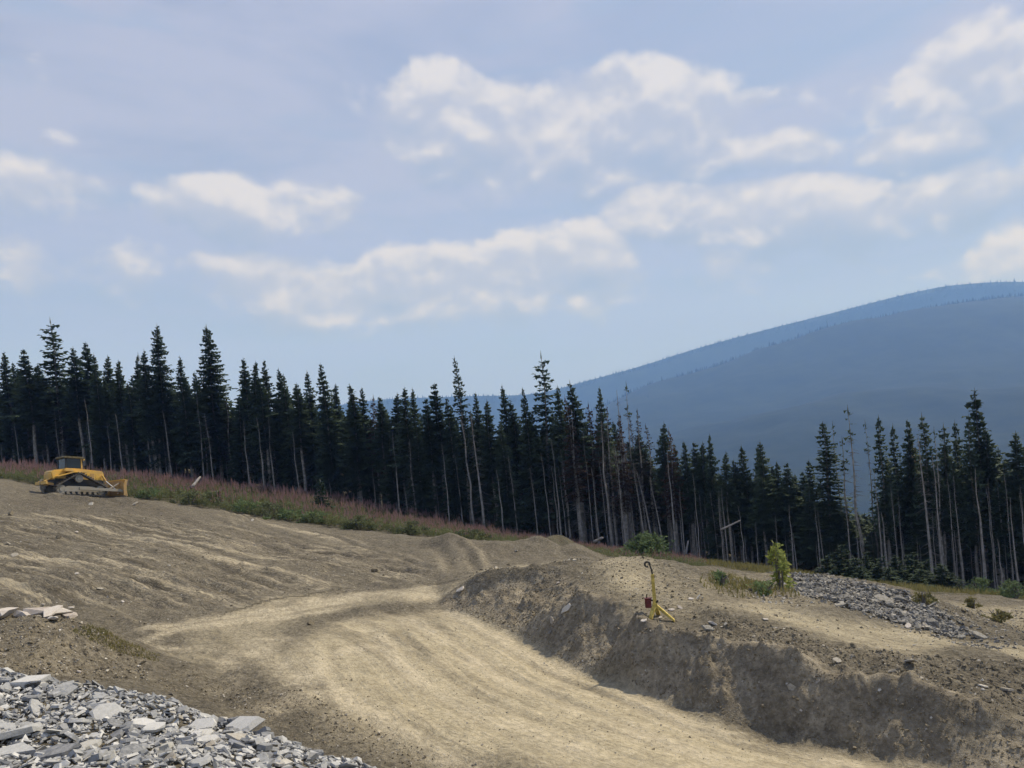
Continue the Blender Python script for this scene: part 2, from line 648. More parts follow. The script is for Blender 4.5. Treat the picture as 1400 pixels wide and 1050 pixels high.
def crv(pts, n=8):
    """smooth a pixel polyline and drop it on the ground"""
    q = [hit_base(*p) for p in pts]
    if len(q) < 3:
        return q
    out = []
    ext = [q[0]] + q + [q[-1]]
    for i in range(1, len(ext) - 2):
        p0, p1, p2, p3 = [np.array(ext[i + k]) for k in (-1, 0, 1, 2)]
        for t in np.linspace(0, 1, n, endpoint=False):
            out.append(tuple(.5 * ((2 * p1) + (-p0 + p2) * t + (2 * p0 - 5 * p1 + 4 * p2 - p3) * t * t + (-p0 + 3 * p1 - 3 * p2 + p3) * t ** 3)))
    out.append(q[-1])
    return out


hb = hit_base
road_main = [hb(*p) for p in [(395, 905), (430, 860), (520, 838), (600, 833), (640, 843), (700, 870), (750, 901), (800, 926), (900, 960), (960, 983), (1060, 1014), (1180, 1042), (1300, 1062)]] + [(9, 7), (3, 8)] + [hb(*p) for p in [(620, 1049), (520, 1000), (430, 960)]]
road_far = [hb(*p) for p in [(215, 865), (290, 838), (360, 822), (470, 812), (570, 801), (608, 803), (600, 818), (500, 830), (420, 850), (400, 900), (330, 905), (230, 890)]]
M_ROAD_LIT_TOPS = np.clip(poly_mask(road_main, .35, .5, 3) + .62 * poly_mask(road_far, .3, .6, 9), 0, 1)
M_ROUGH = poly_mask([hb(*p) for p in [(215, 915), (330, 925), (400, 960), (520, 1010), (600, 1050), (480, 1050), (330, 985), (230, 955)]], .5, .6, 12)
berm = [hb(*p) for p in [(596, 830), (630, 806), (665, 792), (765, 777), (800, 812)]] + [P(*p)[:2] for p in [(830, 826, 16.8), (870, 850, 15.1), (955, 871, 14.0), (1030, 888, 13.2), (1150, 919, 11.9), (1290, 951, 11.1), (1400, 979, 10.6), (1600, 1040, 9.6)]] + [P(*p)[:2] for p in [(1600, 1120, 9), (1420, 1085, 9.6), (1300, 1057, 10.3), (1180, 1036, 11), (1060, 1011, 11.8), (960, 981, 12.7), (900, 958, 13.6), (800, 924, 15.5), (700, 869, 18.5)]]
M_DARK = poly_mask(berm, .12, .25, 21)  # loose berm fill, with the shading of the face worked into its tone
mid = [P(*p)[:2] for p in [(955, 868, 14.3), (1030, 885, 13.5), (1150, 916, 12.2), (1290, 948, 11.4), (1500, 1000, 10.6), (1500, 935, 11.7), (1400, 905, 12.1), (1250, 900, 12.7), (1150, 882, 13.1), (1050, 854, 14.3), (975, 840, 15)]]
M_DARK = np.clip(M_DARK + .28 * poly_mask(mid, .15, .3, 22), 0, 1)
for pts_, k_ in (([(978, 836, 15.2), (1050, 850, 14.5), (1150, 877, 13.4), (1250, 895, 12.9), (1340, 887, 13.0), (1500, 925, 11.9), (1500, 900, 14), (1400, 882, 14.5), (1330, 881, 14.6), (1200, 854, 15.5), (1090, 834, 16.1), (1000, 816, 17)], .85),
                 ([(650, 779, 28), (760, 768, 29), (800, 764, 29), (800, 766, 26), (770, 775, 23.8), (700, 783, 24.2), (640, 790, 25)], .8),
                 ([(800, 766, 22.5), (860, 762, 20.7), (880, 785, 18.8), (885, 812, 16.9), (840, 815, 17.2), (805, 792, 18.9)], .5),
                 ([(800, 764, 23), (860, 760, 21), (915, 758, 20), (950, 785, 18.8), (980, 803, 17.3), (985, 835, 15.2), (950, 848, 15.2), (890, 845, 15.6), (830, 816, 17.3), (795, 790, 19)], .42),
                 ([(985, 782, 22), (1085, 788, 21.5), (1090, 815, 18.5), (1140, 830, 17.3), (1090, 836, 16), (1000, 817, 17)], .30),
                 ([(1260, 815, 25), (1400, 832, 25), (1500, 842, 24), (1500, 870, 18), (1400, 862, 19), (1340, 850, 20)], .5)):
    M_ROAD_LIT_TOPS = np.clip(M_ROAD_LIT_TOPS + k_ * poly_mask([P(*p)[:2] for p in pts_], .3, .5, 28), 0, 1)  # sandy bench, terrace and mound ground, sunlight on their tops painted in paler
mound = [hb(*p) for p in [(0, 925), (0, 848), (60, 844), (100, 848), (170, 880), (205, 905), (190, 930), (100, 930)]]
M_DARK = np.clip(M_DARK + .45 * poly_mask(mound, .3, .4, 23), 0, 1)
M_MOIST_SHADE = .45 * M_ROUGH
for pts, w, k in [([(215, 700), (350, 735), (470, 757), (580, 778)], .8, .75), ([(40, 688), (120, 690), (200, 697)], 1.2, .9), ([(350, 742), (420, 765), (480, 778), (590, 782)], .5, .7), ([(620, 745), (690, 760)], 1.5, .6)]:  # the line below the bulldozer also paints in its shadow
    d, a, l = line_dist(crv(pts), MX, MY)
    M_MOIST_SHADE = np.clip(M_MOIST_SHADE + k * (1 - smooth(d + fbm(MX, MY, 1.3, 3, .5, 5) * w * .5, w * .4, w * 1.2)), 0, 1)
M_MOIST_SHADE = np.clip(M_MOIST_SHADE + .40 * poly_mask([hb(*p) for p in [(470, 834), (560, 828), (640, 840), (620, 851), (540, 860), (480, 852)]], .35, .7, 25), 0, 1)
M_MOIST_SHADE = np.clip(M_MOIST_SHADE + .75 * poly_mask([hb(*p) for p in [(20, 688), (60, 684), (130, 686), (210, 692), (260, 702), (200, 706), (120, 702), (50, 700)]], .4, .8, 26), 0, 1)  # dark band below the bulldozer: damp soil plus its shadow painted in
# pale dusty wheel tracks, ruts
M_PALE = np.zeros(MX.shape)
RUT = np.zeros(MX.shape)
NPALE = np.clip(.75 + fbm(MX, MY, 1.4, 4, .6, 31) * .8, 0, 1.2)
NRUT = np.clip(.8 + fbm(MX, MY, 4.5, 3, .6, 44) * .55, .2, 1.3)
PALE = [([(618, 806), (540, 815), (440, 826), (340, 838), (260, 852), (205, 862)], .35), ([(605, 812), (500, 828), (400, 843), (300, 856), (215, 862)], .25),
        ([(590, 806), (520, 812), (420, 822)], .5), ([(440, 828), (350, 845), (250, 862), (200, 880)], .22), ([(200, 884), (280, 890), (360, 893), (450, 880)], .2),
        ([(310, 895), (318, 930), (322, 960)], .3), ([(350, 880), (400, 910), (415, 950)], .6), ([(230, 935), (300, 945), (380, 975)], .25),
        ([(612, 838), (700, 886), (810, 938), (950, 993), (1160, 1045)], .28), ([(560, 845), (640, 900), (760, 962), (920, 1020), (1040, 1050)], .25), ([(510, 860), (560, 920), (670, 980), (830, 1040)], .25), ([(430, 880), (445, 935), (530, 990), (640, 1048)], .25), ([(420, 905), (470, 890), (540, 880)], .3),
        ([(0, 760), (90, 768), (180, 782), (330, 822)], .3), ([(140, 765), (250, 800), (330, 825)], .35), ([(300, 760), (380, 785), (440, 805)], .3), ([(360, 715), (440, 735), (500, 752)], .4), ([(180, 735), (240, 745), (300, 765)], .3)]
for pts, w in PALE:
    d, a, l = line_dist(crv(pts), MX, MY)
    q = np.exp(-(d / w) ** 2) * NPALE
    M_PALE = np.maximum(M_PALE, q)
RUTS = [([(600, 838), (690, 888), (800, 942), (950, 1000), (1150, 1048)], .035, .20), ([(575, 842), (650, 895), (760, 955), (900, 1012), (1020, 1050)], .03, .22),
        ([(530, 850), (590, 910), (700, 972), (850, 1030), (930, 1055)], .035, .2), ([(500, 855), (540, 915), (630, 975), (760, 1035), (800, 1050)], .03, .2),
        ([(450, 870), (470, 930), (560, 990), (680, 1049)], .03, .2), ([(415, 880), (425, 935), (500, 990), (600, 1049)], .035, .25),
        ([(545, 862), (560, 875), (578, 893)], .07, .13), ([(528, 868), (545, 882), (560, 897)], .05, .12), ([(610, 885), (640, 905), (682, 918)], .05, .15), ([(690, 925), (722, 934)], .05, .12), ([(770, 980), (860, 1008), (1000, 1052)], .05, .18), ([(790, 935), (850, 960), (910, 985)], .03, .15),
        ([(430, 930), (470, 955), (540, 975)], .06, .14), ([(215, 925), (290, 930), (390, 950)], .06, .25), ([(260, 950), (320, 960), (420, 1000)], .07, .25), ([(240, 880), (330, 905), (420, 900)], .05, .2),
        ([(470, 838), (545, 850), (640, 850)], .06, .25)]
RUTS += [([(0, 752), (120, 766), (200, 797), (255, 822)], .055, .2), ([(10, 766), (110, 782), (190, 812), (230, 832)], .055, .2), ([(60, 738), (160, 757), (270, 793), (330, 815)], .055, .18), ([(150, 735), (240, 750), (330, 785), (400, 806)], .055, .18),
         ([(200, 712), (290, 737), (380, 770), (440, 795)], .055, .22), ([(350, 738), (420, 765), (480, 779), (540, 785)], .055, .3), ([(480, 776), (530, 780), (592, 787)], .12, .25), ([(505, 787), (530, 793), (550, 799)], .055, .2), ([(260, 722), (340, 748), (420, 782), (470, 800)], .055, .18),
         ([(0, 720), (80, 732), (150, 748)], .055, .2), ([(0, 788), (70, 797), (140, 818)], .055, .2), ([(30, 708), (110, 720), (200, 742), (280, 775)], .055, .2), ([(300, 712), (400, 744), (500, 768)], .055, .22), ([(600, 745), (615, 765), (628, 785)], .08, .25), ([(618, 742), (635, 762), (650, 780)], .08, .25)]
NSLOPE = len(RUTS)
for i in range(16):       # crawler passes raking down the cut slope
    f = i / 15
    x0, y0 = -20 + 330 * f + random.uniform(-15, 15), 800 - 98 * f ** .8 + random.uniform(-6, 6)
    x1, y1 = 200 + 400 * f + random.uniform(-20, 20), 840 - 60 * f + random.uniform(-4, 4)
    RUTS.append(([(x0, y0), ((x0 + x1) / 2, (y0 + y1) / 2 - random.uniform(0, 7)), (x1, y1)], random.uniform(.05, .09), random.uniform(.16, .24)))
for ri, (pts, dep, w) in enumerate(RUTS):
    if ri < 17:
        w *= .6
        dep *= .6
    d, a, l = line_dist(crv(pts), MX, MY)
    ends = smooth(a, 0, 1.2) * (1 - smooth(a, l - 1.2, l)) if l > 3 else smooth(a, 0, .3) * (1 - smooth(a, l - .3, l))
    brk = NRUT
    q = ends * np.clip(brk, 0, 1) * (.55 if ri < 17 else .6 if ri < NSLOPE else .45)
    M_MOIST_SHADE = np.maximum(M_MOIST_SHADE, q * np.exp(-(d / (w * .9)) ** 2))
    M_PALE = np.maximum(M_PALE, .8 * q * np.exp(-((d - 2.1 * w) / (w * .7)) ** 2))
    RUT += dep * ends * brk * (-np.exp(-(d / w) ** 2) + .55 * np.exp(-((d - 2 * w) / (w * .8)) ** 2))


# scrape lines: down the cut slope, and round the bend of the road
pa, pb = np.array(hb(40, 755)), np.array(hb(340, 822))
du = (pb - pa) / np.linalg.norm(pb - pa)
SU, SV = (MX - pa[0]) * du[0] + (MY - pa[1]) * du[1], -(MX - pa[0]) * du[1] + (MY - pa[1]) * du[0]
SV = SV + .02 * SU * SU / 4 + fbm(MX, MY, 9.0, 2, .5, 64) * .5
ST1 = fbm(SU * .07, SV, .9, 5, .68, 61) * np.clip(.55 + fbm(MX, MY, 3.0, 3, .5, 62), 0, 1.3)
slope_m = poly_mask([hb(*p) for p in [(0, 700), (60, 700), (200, 705), (400, 735), (560, 770), (590, 790), (440, 808), (340, 828), (230, 855), (120, 838), (0, 830)]] + [(-25, 24), (-30, 40)], .8, .8, 63)
d2, a2, l2 = line_dist(crv([(560, 815), (600, 834), (700, 869), (800, 925), (960, 981), (1180, 1038), (1320, 1060)]), MX, MY, 14.0)
ST2 = fbm(a2 * .09 + d2 * .03, d2 + fbm(MX, MY, 4.0, 2, .5, 66) * .25, .8, 5, .66, 65) * np.clip(.5 + fbm(MX, MY, 2.5, 3, .5, 67), 0, 1.2)
road_m = M_ROAD_LIT_TOPS * (d2 < 20)
for ST, mk, kp, kd, kh in ((ST1, slope_m, .3, .3, .022), (ST2, road_m, .2, .25, .006)):
    M_PALE = np.clip(M_PALE + mk * kp * np.clip(ST - .12, 0, 1), 0, 1)
    M_MOIST_SHADE = np.clip(M_MOIST_SHADE + mk * kd * np.clip(-ST - .12, 0, 1), 0, 1)
    RUT += mk * kh * ST
for pts, hh_, w in (([(605, 737), (630, 752), (655, 771)], .5, .8), ([(742, 746), (765, 748), (795, 762)], .55, .9), ([(660, 752), (700, 756)], .3, 1.2), ([(628, 806), (668, 793), (720, 783), (768, 776)], .14, .35)):
    d, a, l = line_dist(crv(pts), MX, MY)
    RUT += hh_ * np.exp(-(d / w) ** 2) * np.clip(.5 + NRUT * .6, 0, 1.4) * smooth(a, -.6, .8) * (1 - smooth(a, l - .8, l + .5))
cr_ = [P(*p)[:2] for p in CREST]
d, a, l = line_dist(cr_, MX, MY)
RUT += .05 * np.exp(-(d / .14) ** 2) * np.clip(.3 + NRUT * .9, 0, 1.4)      # crumbly lip of the berm
spoil = [P(px, 690, Y)[:2] for px, Y in [(62, 49.6), (90, 49.2), (120, 49.4), (150, 49.8), (185, 50.3), (215, 50.5)]]
d, a, l = line_dist(spoil, MX, MY)
RUT += .42 * np.exp(-(d / .85) ** 2) * np.clip(.7 + NRUT * .6, 0, 1.4) * smooth(a, -.5, 1.2) * (1 - smooth(a, l - 1.5, l + .3))


def mask(Mk, x, y):
    ins = (x > MG[0]) & (x < MG[1]) & (y > MG[2]) & (y < MG[3])
    return np.where(ins, samp(Mk, MG, x, y), 0.0)


# edge of the vegetation (line seen as dirt/plant border), in plan
VEG = np.array([P(*p)[:2] for p in [(-400, 640, 62), (-150, 640, 60), (0, 655, 57.5), (110, 672, 57), (200, 682, 56), (300, 697, 54.5), (400, 713, 52.5), (500, 724, 49.5), (600, 734, 46), (700, 745, 45), (780, 752, 43), (850, 762, 40), (920, 768, 38), (1000, 776, 35), (1100, 786, 33), (1200, 803, 34), (1300, 815, 36), (1400, 822, 38), (1700, 850, 40)]])


def veg_amount(x, y):
    e = np.interp(x, VEG[:, 0], VEG[:, 1])
    return smooth(y - e + fbm(x, y, 3.0, 3, .5, 77) * .8, -.4, .8)


def detail(x, y):
    rd, dk = mask(M_ROAD_LIT_TOPS, x, y), mask(M_DARK, x, y)
    r = np.hypot(x, y)
    fade = 1 - smooth(r, 70, 120)
    amp = .012 + .05 * (1 - rd) + .035 * dk
    z = amp * fbm(x, y, 1.1, 6, .58, 101)
    z += (.012 + .07 * dk + .02 * (1 - rd)) * np.maximum(0, fbm(x, y, .42, 4, .6, 131)) ** 1.3
    z += .10 * (1 - rd) * (1 - .7 * dk) * fbm(x, y, 4.5, 2, .5, 151)
    lump = fbm(x, y, .8, 3, .5, 171)
    z += .04 * dk * np.maximum(0, lump - .15)
    return (z * fade) + mask(RUT, x, y)


def height(x, y):
    x, y = np.atleast_1d(np.asarray(x, float)), np.atleast_1d(np.asarray(y, float))
    return base_height(x, y) + detail(x, y)


def gz(x, y):
    return float(height(x, y)[0])


def hit(px, py, ymin=5.0, ymax=130.0):
    r = ray(px, py)
    ys = np.geomspace(ymin, ymax, 2500)
    x, z = r.x / r.y * ys, EYE.z + r.z / r.y * ys
    g = height(x, ys)
    k = np.nonzero(z < g)[0]
    i = k[0] if len(k) else len(ys) - 1
    return Vector((float(x[i]), float(ys[i]), float(g[i])))


# ---- ground material
gm = Mat('earth', .95, .12)
g_at = gm.n('ShaderNodeAttribute', attribute_name='zone')
g_sp = gm.n('ShaderNodeSeparateColor')
gm.link(g_at.outputs['Color'], g_sp.inputs[0])
g_al = g_at.outputs['Alpha']
pos = gm.pos()
n_big = gm.noise(.35, 5.0, .6, pos)
n_mid = gm.noise(1.7, 6.0, .65, pos)
n_fin = gm.noise(11.0, 6.0, .7, pos)
n_tiny = gm.noise(48.0, 3.0, .6, pos)
n_clod = gm.noise(4.6, 6.0, .72, pos, .6)
dirt = gm.mix(gm.ss(n_mid, .3, .72), (.118, .104, .076), (.215, .190, .139))
dirt = gm.mix(gm.ss(n_big, .35, .7, 0, .55), dirt, (.165, .15, .118))
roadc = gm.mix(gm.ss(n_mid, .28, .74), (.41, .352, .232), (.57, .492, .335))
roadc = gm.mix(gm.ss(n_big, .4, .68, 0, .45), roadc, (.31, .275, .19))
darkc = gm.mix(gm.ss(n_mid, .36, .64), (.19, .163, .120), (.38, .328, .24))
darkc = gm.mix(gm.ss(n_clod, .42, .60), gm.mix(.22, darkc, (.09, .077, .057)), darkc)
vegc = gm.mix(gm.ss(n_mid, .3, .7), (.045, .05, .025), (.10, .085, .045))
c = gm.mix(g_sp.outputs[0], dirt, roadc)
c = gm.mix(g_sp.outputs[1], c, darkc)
c = gm.mix(gm.math('MULTIPLY', g_al, .8), c, (.64, .555, .395))
g_mo = gm.n('ShaderNodeAttribute', attribute_name='moist_shade')
c = gm.mix(gm.math('MULTIPLY', g_mo.outputs['Fac'], .72, True), c, gm.mix(gm.ss(n_mid, .3, .7), (.080, .068, .050), (.135, .116, .085)))
c = gm.mix(g_sp.outputs[2], c, vegc)
calm = gm.math('SUBTRACT', gm.math('SUBTRACT', 1.0, gm.math('MULTIPLY', g_sp.outputs[1], .35)), gm.math('MULTIPLY', g_sp.outputs[0], .48))
c = gm.mix(gm.ss(n_fin, .32, .68, .0, 1.0), gm.mix(gm.math('MULTIPLY', calm, .50), c, (.05, .042, .034)), gm.mix(.12, c, (.8, .72, .58)))
c = gm.mix(gm.ss(n_clod, .36, .62, .0, 1.0), gm.mix(gm.math('MULTIPLY', calm, .32), c, (.05, .042, .034)), c)
vor = gm.n('ShaderNodeTexVoronoi')
vor.inputs['Scale'].default_value = 7.0
vor.inputs['Randomness'].default_value = 1.0
gm.link(pos, vor.inputs['Vector'])
peb = gm.math('MULTIPLY', gm.ss(vor.outputs['Distance'], .20, .10), gm.ss(n_mid, .45, .62))
c = gm.mix(gm.math('MULTIPLY', peb, .55), c, (.50, .46, .40))
g_fl = gm.n('ShaderNodeAttribute', attribute_name='flow')
g_f3 = gm.n('ShaderNodeSeparateXYZ')
gm.link(g_fl.outputs['Vector'], g_f3.inputs[0])
fm = g_f3.outputs[2]


def streak(su, sv, sc, det, w=0.0):
    cb_ = gm.n('ShaderNodeCombineXYZ')
    gm.link(gm.math('MULTIPLY', g_f3.outputs[0], su), cb_.inputs[0])
    gm.link(gm.math('ADD', gm.math('MULTIPLY', g_f3.outputs[1], sv), gm.math('MULTIPLY', n_mid, w)), cb_.inputs[1])
    return gm.noise(sc, det, .62, cb_.outputs[0])


s1 = streak(.06, 1.0, 1.25, 6.0, .22)
s2 = streak(.20, 1.0, 4.5, 4.0, .12)
amt = gm.math('MULTIPLY', fm, gm.ss(n_big, .32, .58, .35, 1.0))
dk_ = gm.math('MULTIPLY', gm.math('MAXIMUM', gm.ss(s1, .46, .405), gm.math('MULTIPLY', gm.ss(s2, .41, .35), .7)), amt)
pl_ = gm.math('MULTIPLY', gm.math('MAXIMUM', gm.ss(s1, .55, .61), gm.math('MULTIPLY', gm.ss(s2, .59, .65), .7)), amt)
c = gm.mix(gm.math('MULTIPLY', dk_, .70), c, (.085, .072, .052))
c = gm.mix(gm.math('MULTIPLY', pl_, .50), c, (.60, .52, .37))
gm.color(c)
hgt = gm.math('ADD', gm.math('MULTIPLY', n_fin, 1.0), gm.math('MULTIPLY', n_tiny, .35))
hgt = gm.math('ADD', hgt, gm.math('MULTIPLY', n_clod, 1.6))
hgt = gm.math('MULTIPLY', hgt, calm)
hgt = gm.math('ADD', hgt, gm.math('MULTIPLY', gm.math('MULTIPLY', gm.math('ADD', s1, gm.math('MULTIPLY', s2, .3)), fm), 5.0))
gm.bump(hgt, 1.0, .07)
EARTH = gm.m

# ---- ground mesh: one sheet, finer where it is near
ang = np.concatenate([np.linspace(-43, 43, 730), np.linspace(43, 317, 92)[1:-1]]) * math.pi / 180
rad = np.concatenate([np.linspace(.3, 5.5, 22), np.linspace(5.5, 9, 45)[1:], np.linspace(9, 23, 330)[1:], np.linspace(23, 60, 205)[1:], np.linspace(60, 100, 60)[1:], np.geomspace(100, 5900, 44)[1:]])
A_, R2 = np.meshgrid(ang, rad)
GX, GY = (R2 * np.sin(A_)).ravel(), (R2 * np.cos(A_)).ravel()
GZ = np.concatenate([height(GX[i:i + 60000], GY[i:i + 60000]) for i in range(0, len(GX), 60000)])
na, nr = len(ang), len(rad)
gv = np.vstack([np.column_stack([GX, GY, GZ]), [[0, 0, gz(0, 0)]]])
ii, jj = np.meshgrid(np.arange(na), np.arange(nr - 1))
i2 = (ii + 1) % na
gf = np.column_stack([(jj * na + ii).ravel(), (jj * na + i2).ravel(), ((jj + 1) * na + i2).ravel(), ((jj + 1) * na + ii).ravel()])[:, ::-1]
zone = np.zeros((len(gv), 4))
zone[:-1, 0] = mask(M_ROAD_LIT_TOPS, GX, GY)
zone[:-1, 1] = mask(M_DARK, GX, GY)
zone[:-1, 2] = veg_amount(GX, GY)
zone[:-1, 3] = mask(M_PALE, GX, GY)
cent = np.array([[i, (i + 1) % na, len(gv) - 1] for i in range(na)])
in_mg = (GX > MG[0]) & (GX < MG[1]) & (GY > MG[2]) & (GY < MG[3])
sm_, rm_ = mask(slope_m, GX, GY), mask(M_ROAD_LIT_TOPS * (d2 < 13), GX, GY)
use = sm_ > rm_
flow = np.zeros((len(gv), 3), np.float32)
flow[:-1, 0] = np.where(use, samp(SU, MG, GX, GY), samp(a2, MG, GX, GY) + 100)
flow[:-1, 1] = np.where(use, samp(SV, MG, GX, GY), samp(np.minimum(d2, 30), MG, GX, GY) + 50)
flow[:-1, 2] = np.where(in_mg, np.where(use, sm_, rm_ * .42), 0)
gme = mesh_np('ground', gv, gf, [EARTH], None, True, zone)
ma_ = gme.attributes.new('moist_shade', 'FLOAT', 'POINT')
ma_.data.foreach_set('value', np.append(mask(M_MOIST_SHADE, GX, GY), 0).astype(np.float32))
fa_ = gme.attributes.new('flow', 'FLOAT_VECTOR', 'POINT')
fa_.data.foreach_set('vector', flow.ravel())
ground = tag(new_obj('ground', gme), kind='structure')

# ------------------------------------------------------------------ hills
def ridge(name, pts, Y, near, zfoot, amp, seed, step=None):
    pts = np.array(pts, float)
    pxs = np.arange(pts[0, 0], pts[-1, 0] + 1, 4.0)
    pys = np.interp(pxs, pts[:, 0], pts[:, 1])
    k = np.exp(-.5 * (np.arange(-9, 10) / 4.0) ** 2)
    pys = np.convolve(np.pad(pys, 9, mode='edge'), k / k.sum(), 'valid')
    top = np.array([tuple(P(a, b, Y)) for a, b in zip(pxs, pys)])
    ts = np.concatenate([np.linspace(0, 1, 46), [1.06, 1.15, 1.3]])
    V = []
    for t in ts:
        yy = near + (Y - near) * t
        xx = top[:, 0] * (.75 + .25 * t) + Y * .02 * (1 - t)
        prof = t ** 1.25 if t <= 1 else 1 - (t - 1) * 1.6
        zz = zfoot + (top[:, 2] - zfoot) * prof
        yv = np.full_like(xx, yy)
        edge = smooth(t, 0, .2) * (1 - smooth(t, .93, .995)) if t < 1 else 0
        zz = zz + amp * edge * fbm(xx, yv, 900, 5, .5, seed)
        V.append(np.column_stack([xx, yv, zz]))
    V = np.array(V)
    nr_, nc_ = V.shape[:2]
    a, b = np.meshgrid(np.arange(nc_ - 1), np.arange(nr_ - 1))
    f = np.column_stack([(b * nc_ + a).ravel(), (b * nc_ + a + 1).ravel(), ((b + 1) * nc_ + a + 1).ravel(), ((b + 1) * nc_ + a).ravel()])
    return V, f


hm = Mat('forested_hillside', .95, .05)
hp = hm.pos()
h1 = hm.noise(.012, 6.0, .7, hp)
h2 = hm.noise(.0016, 5.0, .6, hp)
hc = hm.mix(hm.ss(h1, .3, .7), (.010, .017, .013), (.024, .034, .022))
hc = hm.mix(hm.ss(h2, .62, .72, 0, .3), hc, (.04, .045, .03))
hm.color(hc)
near_pts = [(420, 720), (600, 660), (700, 612), (780, 573), (864, 537), (957, 508), (1046, 476), (1134, 449), (1223, 431), (1311, 413), (1400, 403), (1500, 394), (1700, 392), (2000, 430), (2400, 500)]
far_pts = [(-200, 690), (100, 640), (300, 590), (420, 560), (520, 546), (600, 543), (660, 541), (700, 541), (740, 538), (780, 527), (869, 503), (957, 475), (1046, 451), (1134, 429), (1223, 406), (1289, 391), (1356, 385.5), (1400, 385), (1600, 392), (2000, 430), (2400, 480)]
VH = []
for nm, pts, Y, near, zf, amp, seed in [('hill', near_pts, 3300, 900, -125, 45, 301), ('hill', far_pts, 4500, 3400, -190, 50, 302)]:
    V, f = ridge(nm, pts, Y, near, zf, amp, seed)
    me = mesh_np(nm, V.reshape(-1, 3), f, [hm.m], None, True)
    tag(new_obj(nm, me), kind='structure')
    VH.append(V)
# woods on the hills: far too many to count
hv, hf = [], []
for V, n_edge, n_face in ((VH[0], 4000, 10), (VH[1], 6500, 10)):
    nr_, nc_ = V.shape[:2]
    for n_, lo, hi in ((n_edge, .955, 1.03), (n_face, .05, .96)):
        rows = np.linspace(0, 1, 46).tolist() + [1.06, 1.15, 1.3]
        rr = np.interp(RNG.uniform(lo, hi, n_), rows, np.arange(nr_))
        cc = RNG.uniform(0, nc_ - 1.001, n_)
        r0, c0 = np.minimum(rr.astype(int), nr_ - 2), cc.astype(int)
        a, b = (rr - r0)[:, None], (cc - c0)[:, None]
        p = (V[r0, c0] * (1 - b) + V[r0, c0 + 1] * b) * (1 - a) + (V[r0 + 1, c0] * (1 - b) + V[r0 + 1, c0 + 1] * b) * a
        h = RNG.uniform(8, 19, n_) * np.where(RNG.random(n_) < .12, 1.35, 1)
        w = h * RNG.uniform(.14, .24, n_)
        for q in range(n_):
            k = len(hv)
            x, y, z = p[q]
            ph = RNG.random() * 6
            hv += [(x + w[q] * math.cos(ph + j * 2.0944), y + w[q] * math.sin(ph + j * 2.0944), z - 2) for j in range(3)] + [(x, y, z + h[q])]
            hf += [(k, k + 1, k + 3), (k + 1, k + 2, k + 3), (k + 2, k, k + 3)]
tag(new_obj('hill_forest', mesh_np('hill_forest', hv, hf, [hm.m])), 'dark conifer woods covering the distant blue hills', 'forest', kind='stuff')

# ------------------------------------------------------------------ haze
HZ = (6200, -260, 1150)
bm = bmesh.new()
bmesh.ops.create_cube(bm, size=1)
for v in bm.verts:
    v.co = (v.co.x * 2 * HZ[0], v.co.y * 2 * HZ[0], HZ[1] if v.co.z < 0 else HZ[2])
hme = bpy.data.meshes.new('haze')
bm.to_mesh(hme)
bm.free()
hmat = bpy.data.materials.new('haze')
hmat.use_nodes = True
ht = hmat.node_tree
ht.nodes.clear()
pv = ht.nodes.new('ShaderNodeVolumePrincipled')
pv.inputs['Color'].default_value = (.225, .435, 1.0, 1)
pv.inputs['Absorption Color'].default_value = (1, 1, 1, 1)
pv.inputs['Density'].default_value = 2.25e-4
pv.inputs['Anisotropy'].default_value = .1
ho = ht.nodes.new('ShaderNodeOutputMaterial')
ht.links.new(pv.outputs[0], ho.inputs['Volume'])
hme.materials.append(hmat)
tag(new_obj('haze', hme), 'thin blue haze filling the valley air', 'haze', kind='stuff')
# ------------------------------------------------------------------ plant materials
def foliage_mat(name, lo, hi, trans=.0):
    m = Mat(name, .75, .15)
    r = m.n('ShaderNodeObjectInfo').outputs['Random']
    n1 = m.noise(1.3, 4.0, .6, m.pos())
    f = m.math('ADD', m.math('MULTIPLY', m.ss(n1, .3, .7), .6), m.math('MULTIPLY', r, .4))
    c = m.mix(f, lo, hi)
    m.color(c)
    if trans:
        tr = m.n('ShaderNodeBsdfTranslucent')
        m.link(c, tr.inputs['Color'])
        mx = m.n('ShaderNodeMixShader')
        mx.inputs[0].default_value = trans
        m.link(m.b.outputs[0], mx.inputs[1])
        m.link(tr.outputs[0], mx.inputs[2])
        m.link(mx.outputs[0], m.t.nodes['Material Output'].inputs['Surface'])
    return m.m


NEEDLE = foliage_mat('spruce_needles', (.052, .082, .056), (.115, .152, .088), .25)
NEEDLE_YOUNG = foliage_mat('young_needles', (.030, .050, .030), (.060, .090, .050), .25)
NEEDLE_DRY = foliage_mat('dry_needles', (.075, .050, .036), (.13, .088, .062), .25)
NEEDLE_GREY = foliage_mat('greying_needles', (.050, .050, .045), (.085, .080, .070), .25)
BARK = simple_mat('spruce_bark', (.27, .25, .225), .95, .05, .4, 3.0)
DEADWOOD = simple_mat('weathered_wood', (.27, .25, .232), .9, .1, .35, 2.0)
TWIG = simple_mat('dead_twigs', (.19, .175, .16), .95, .05, .3, 2.0)


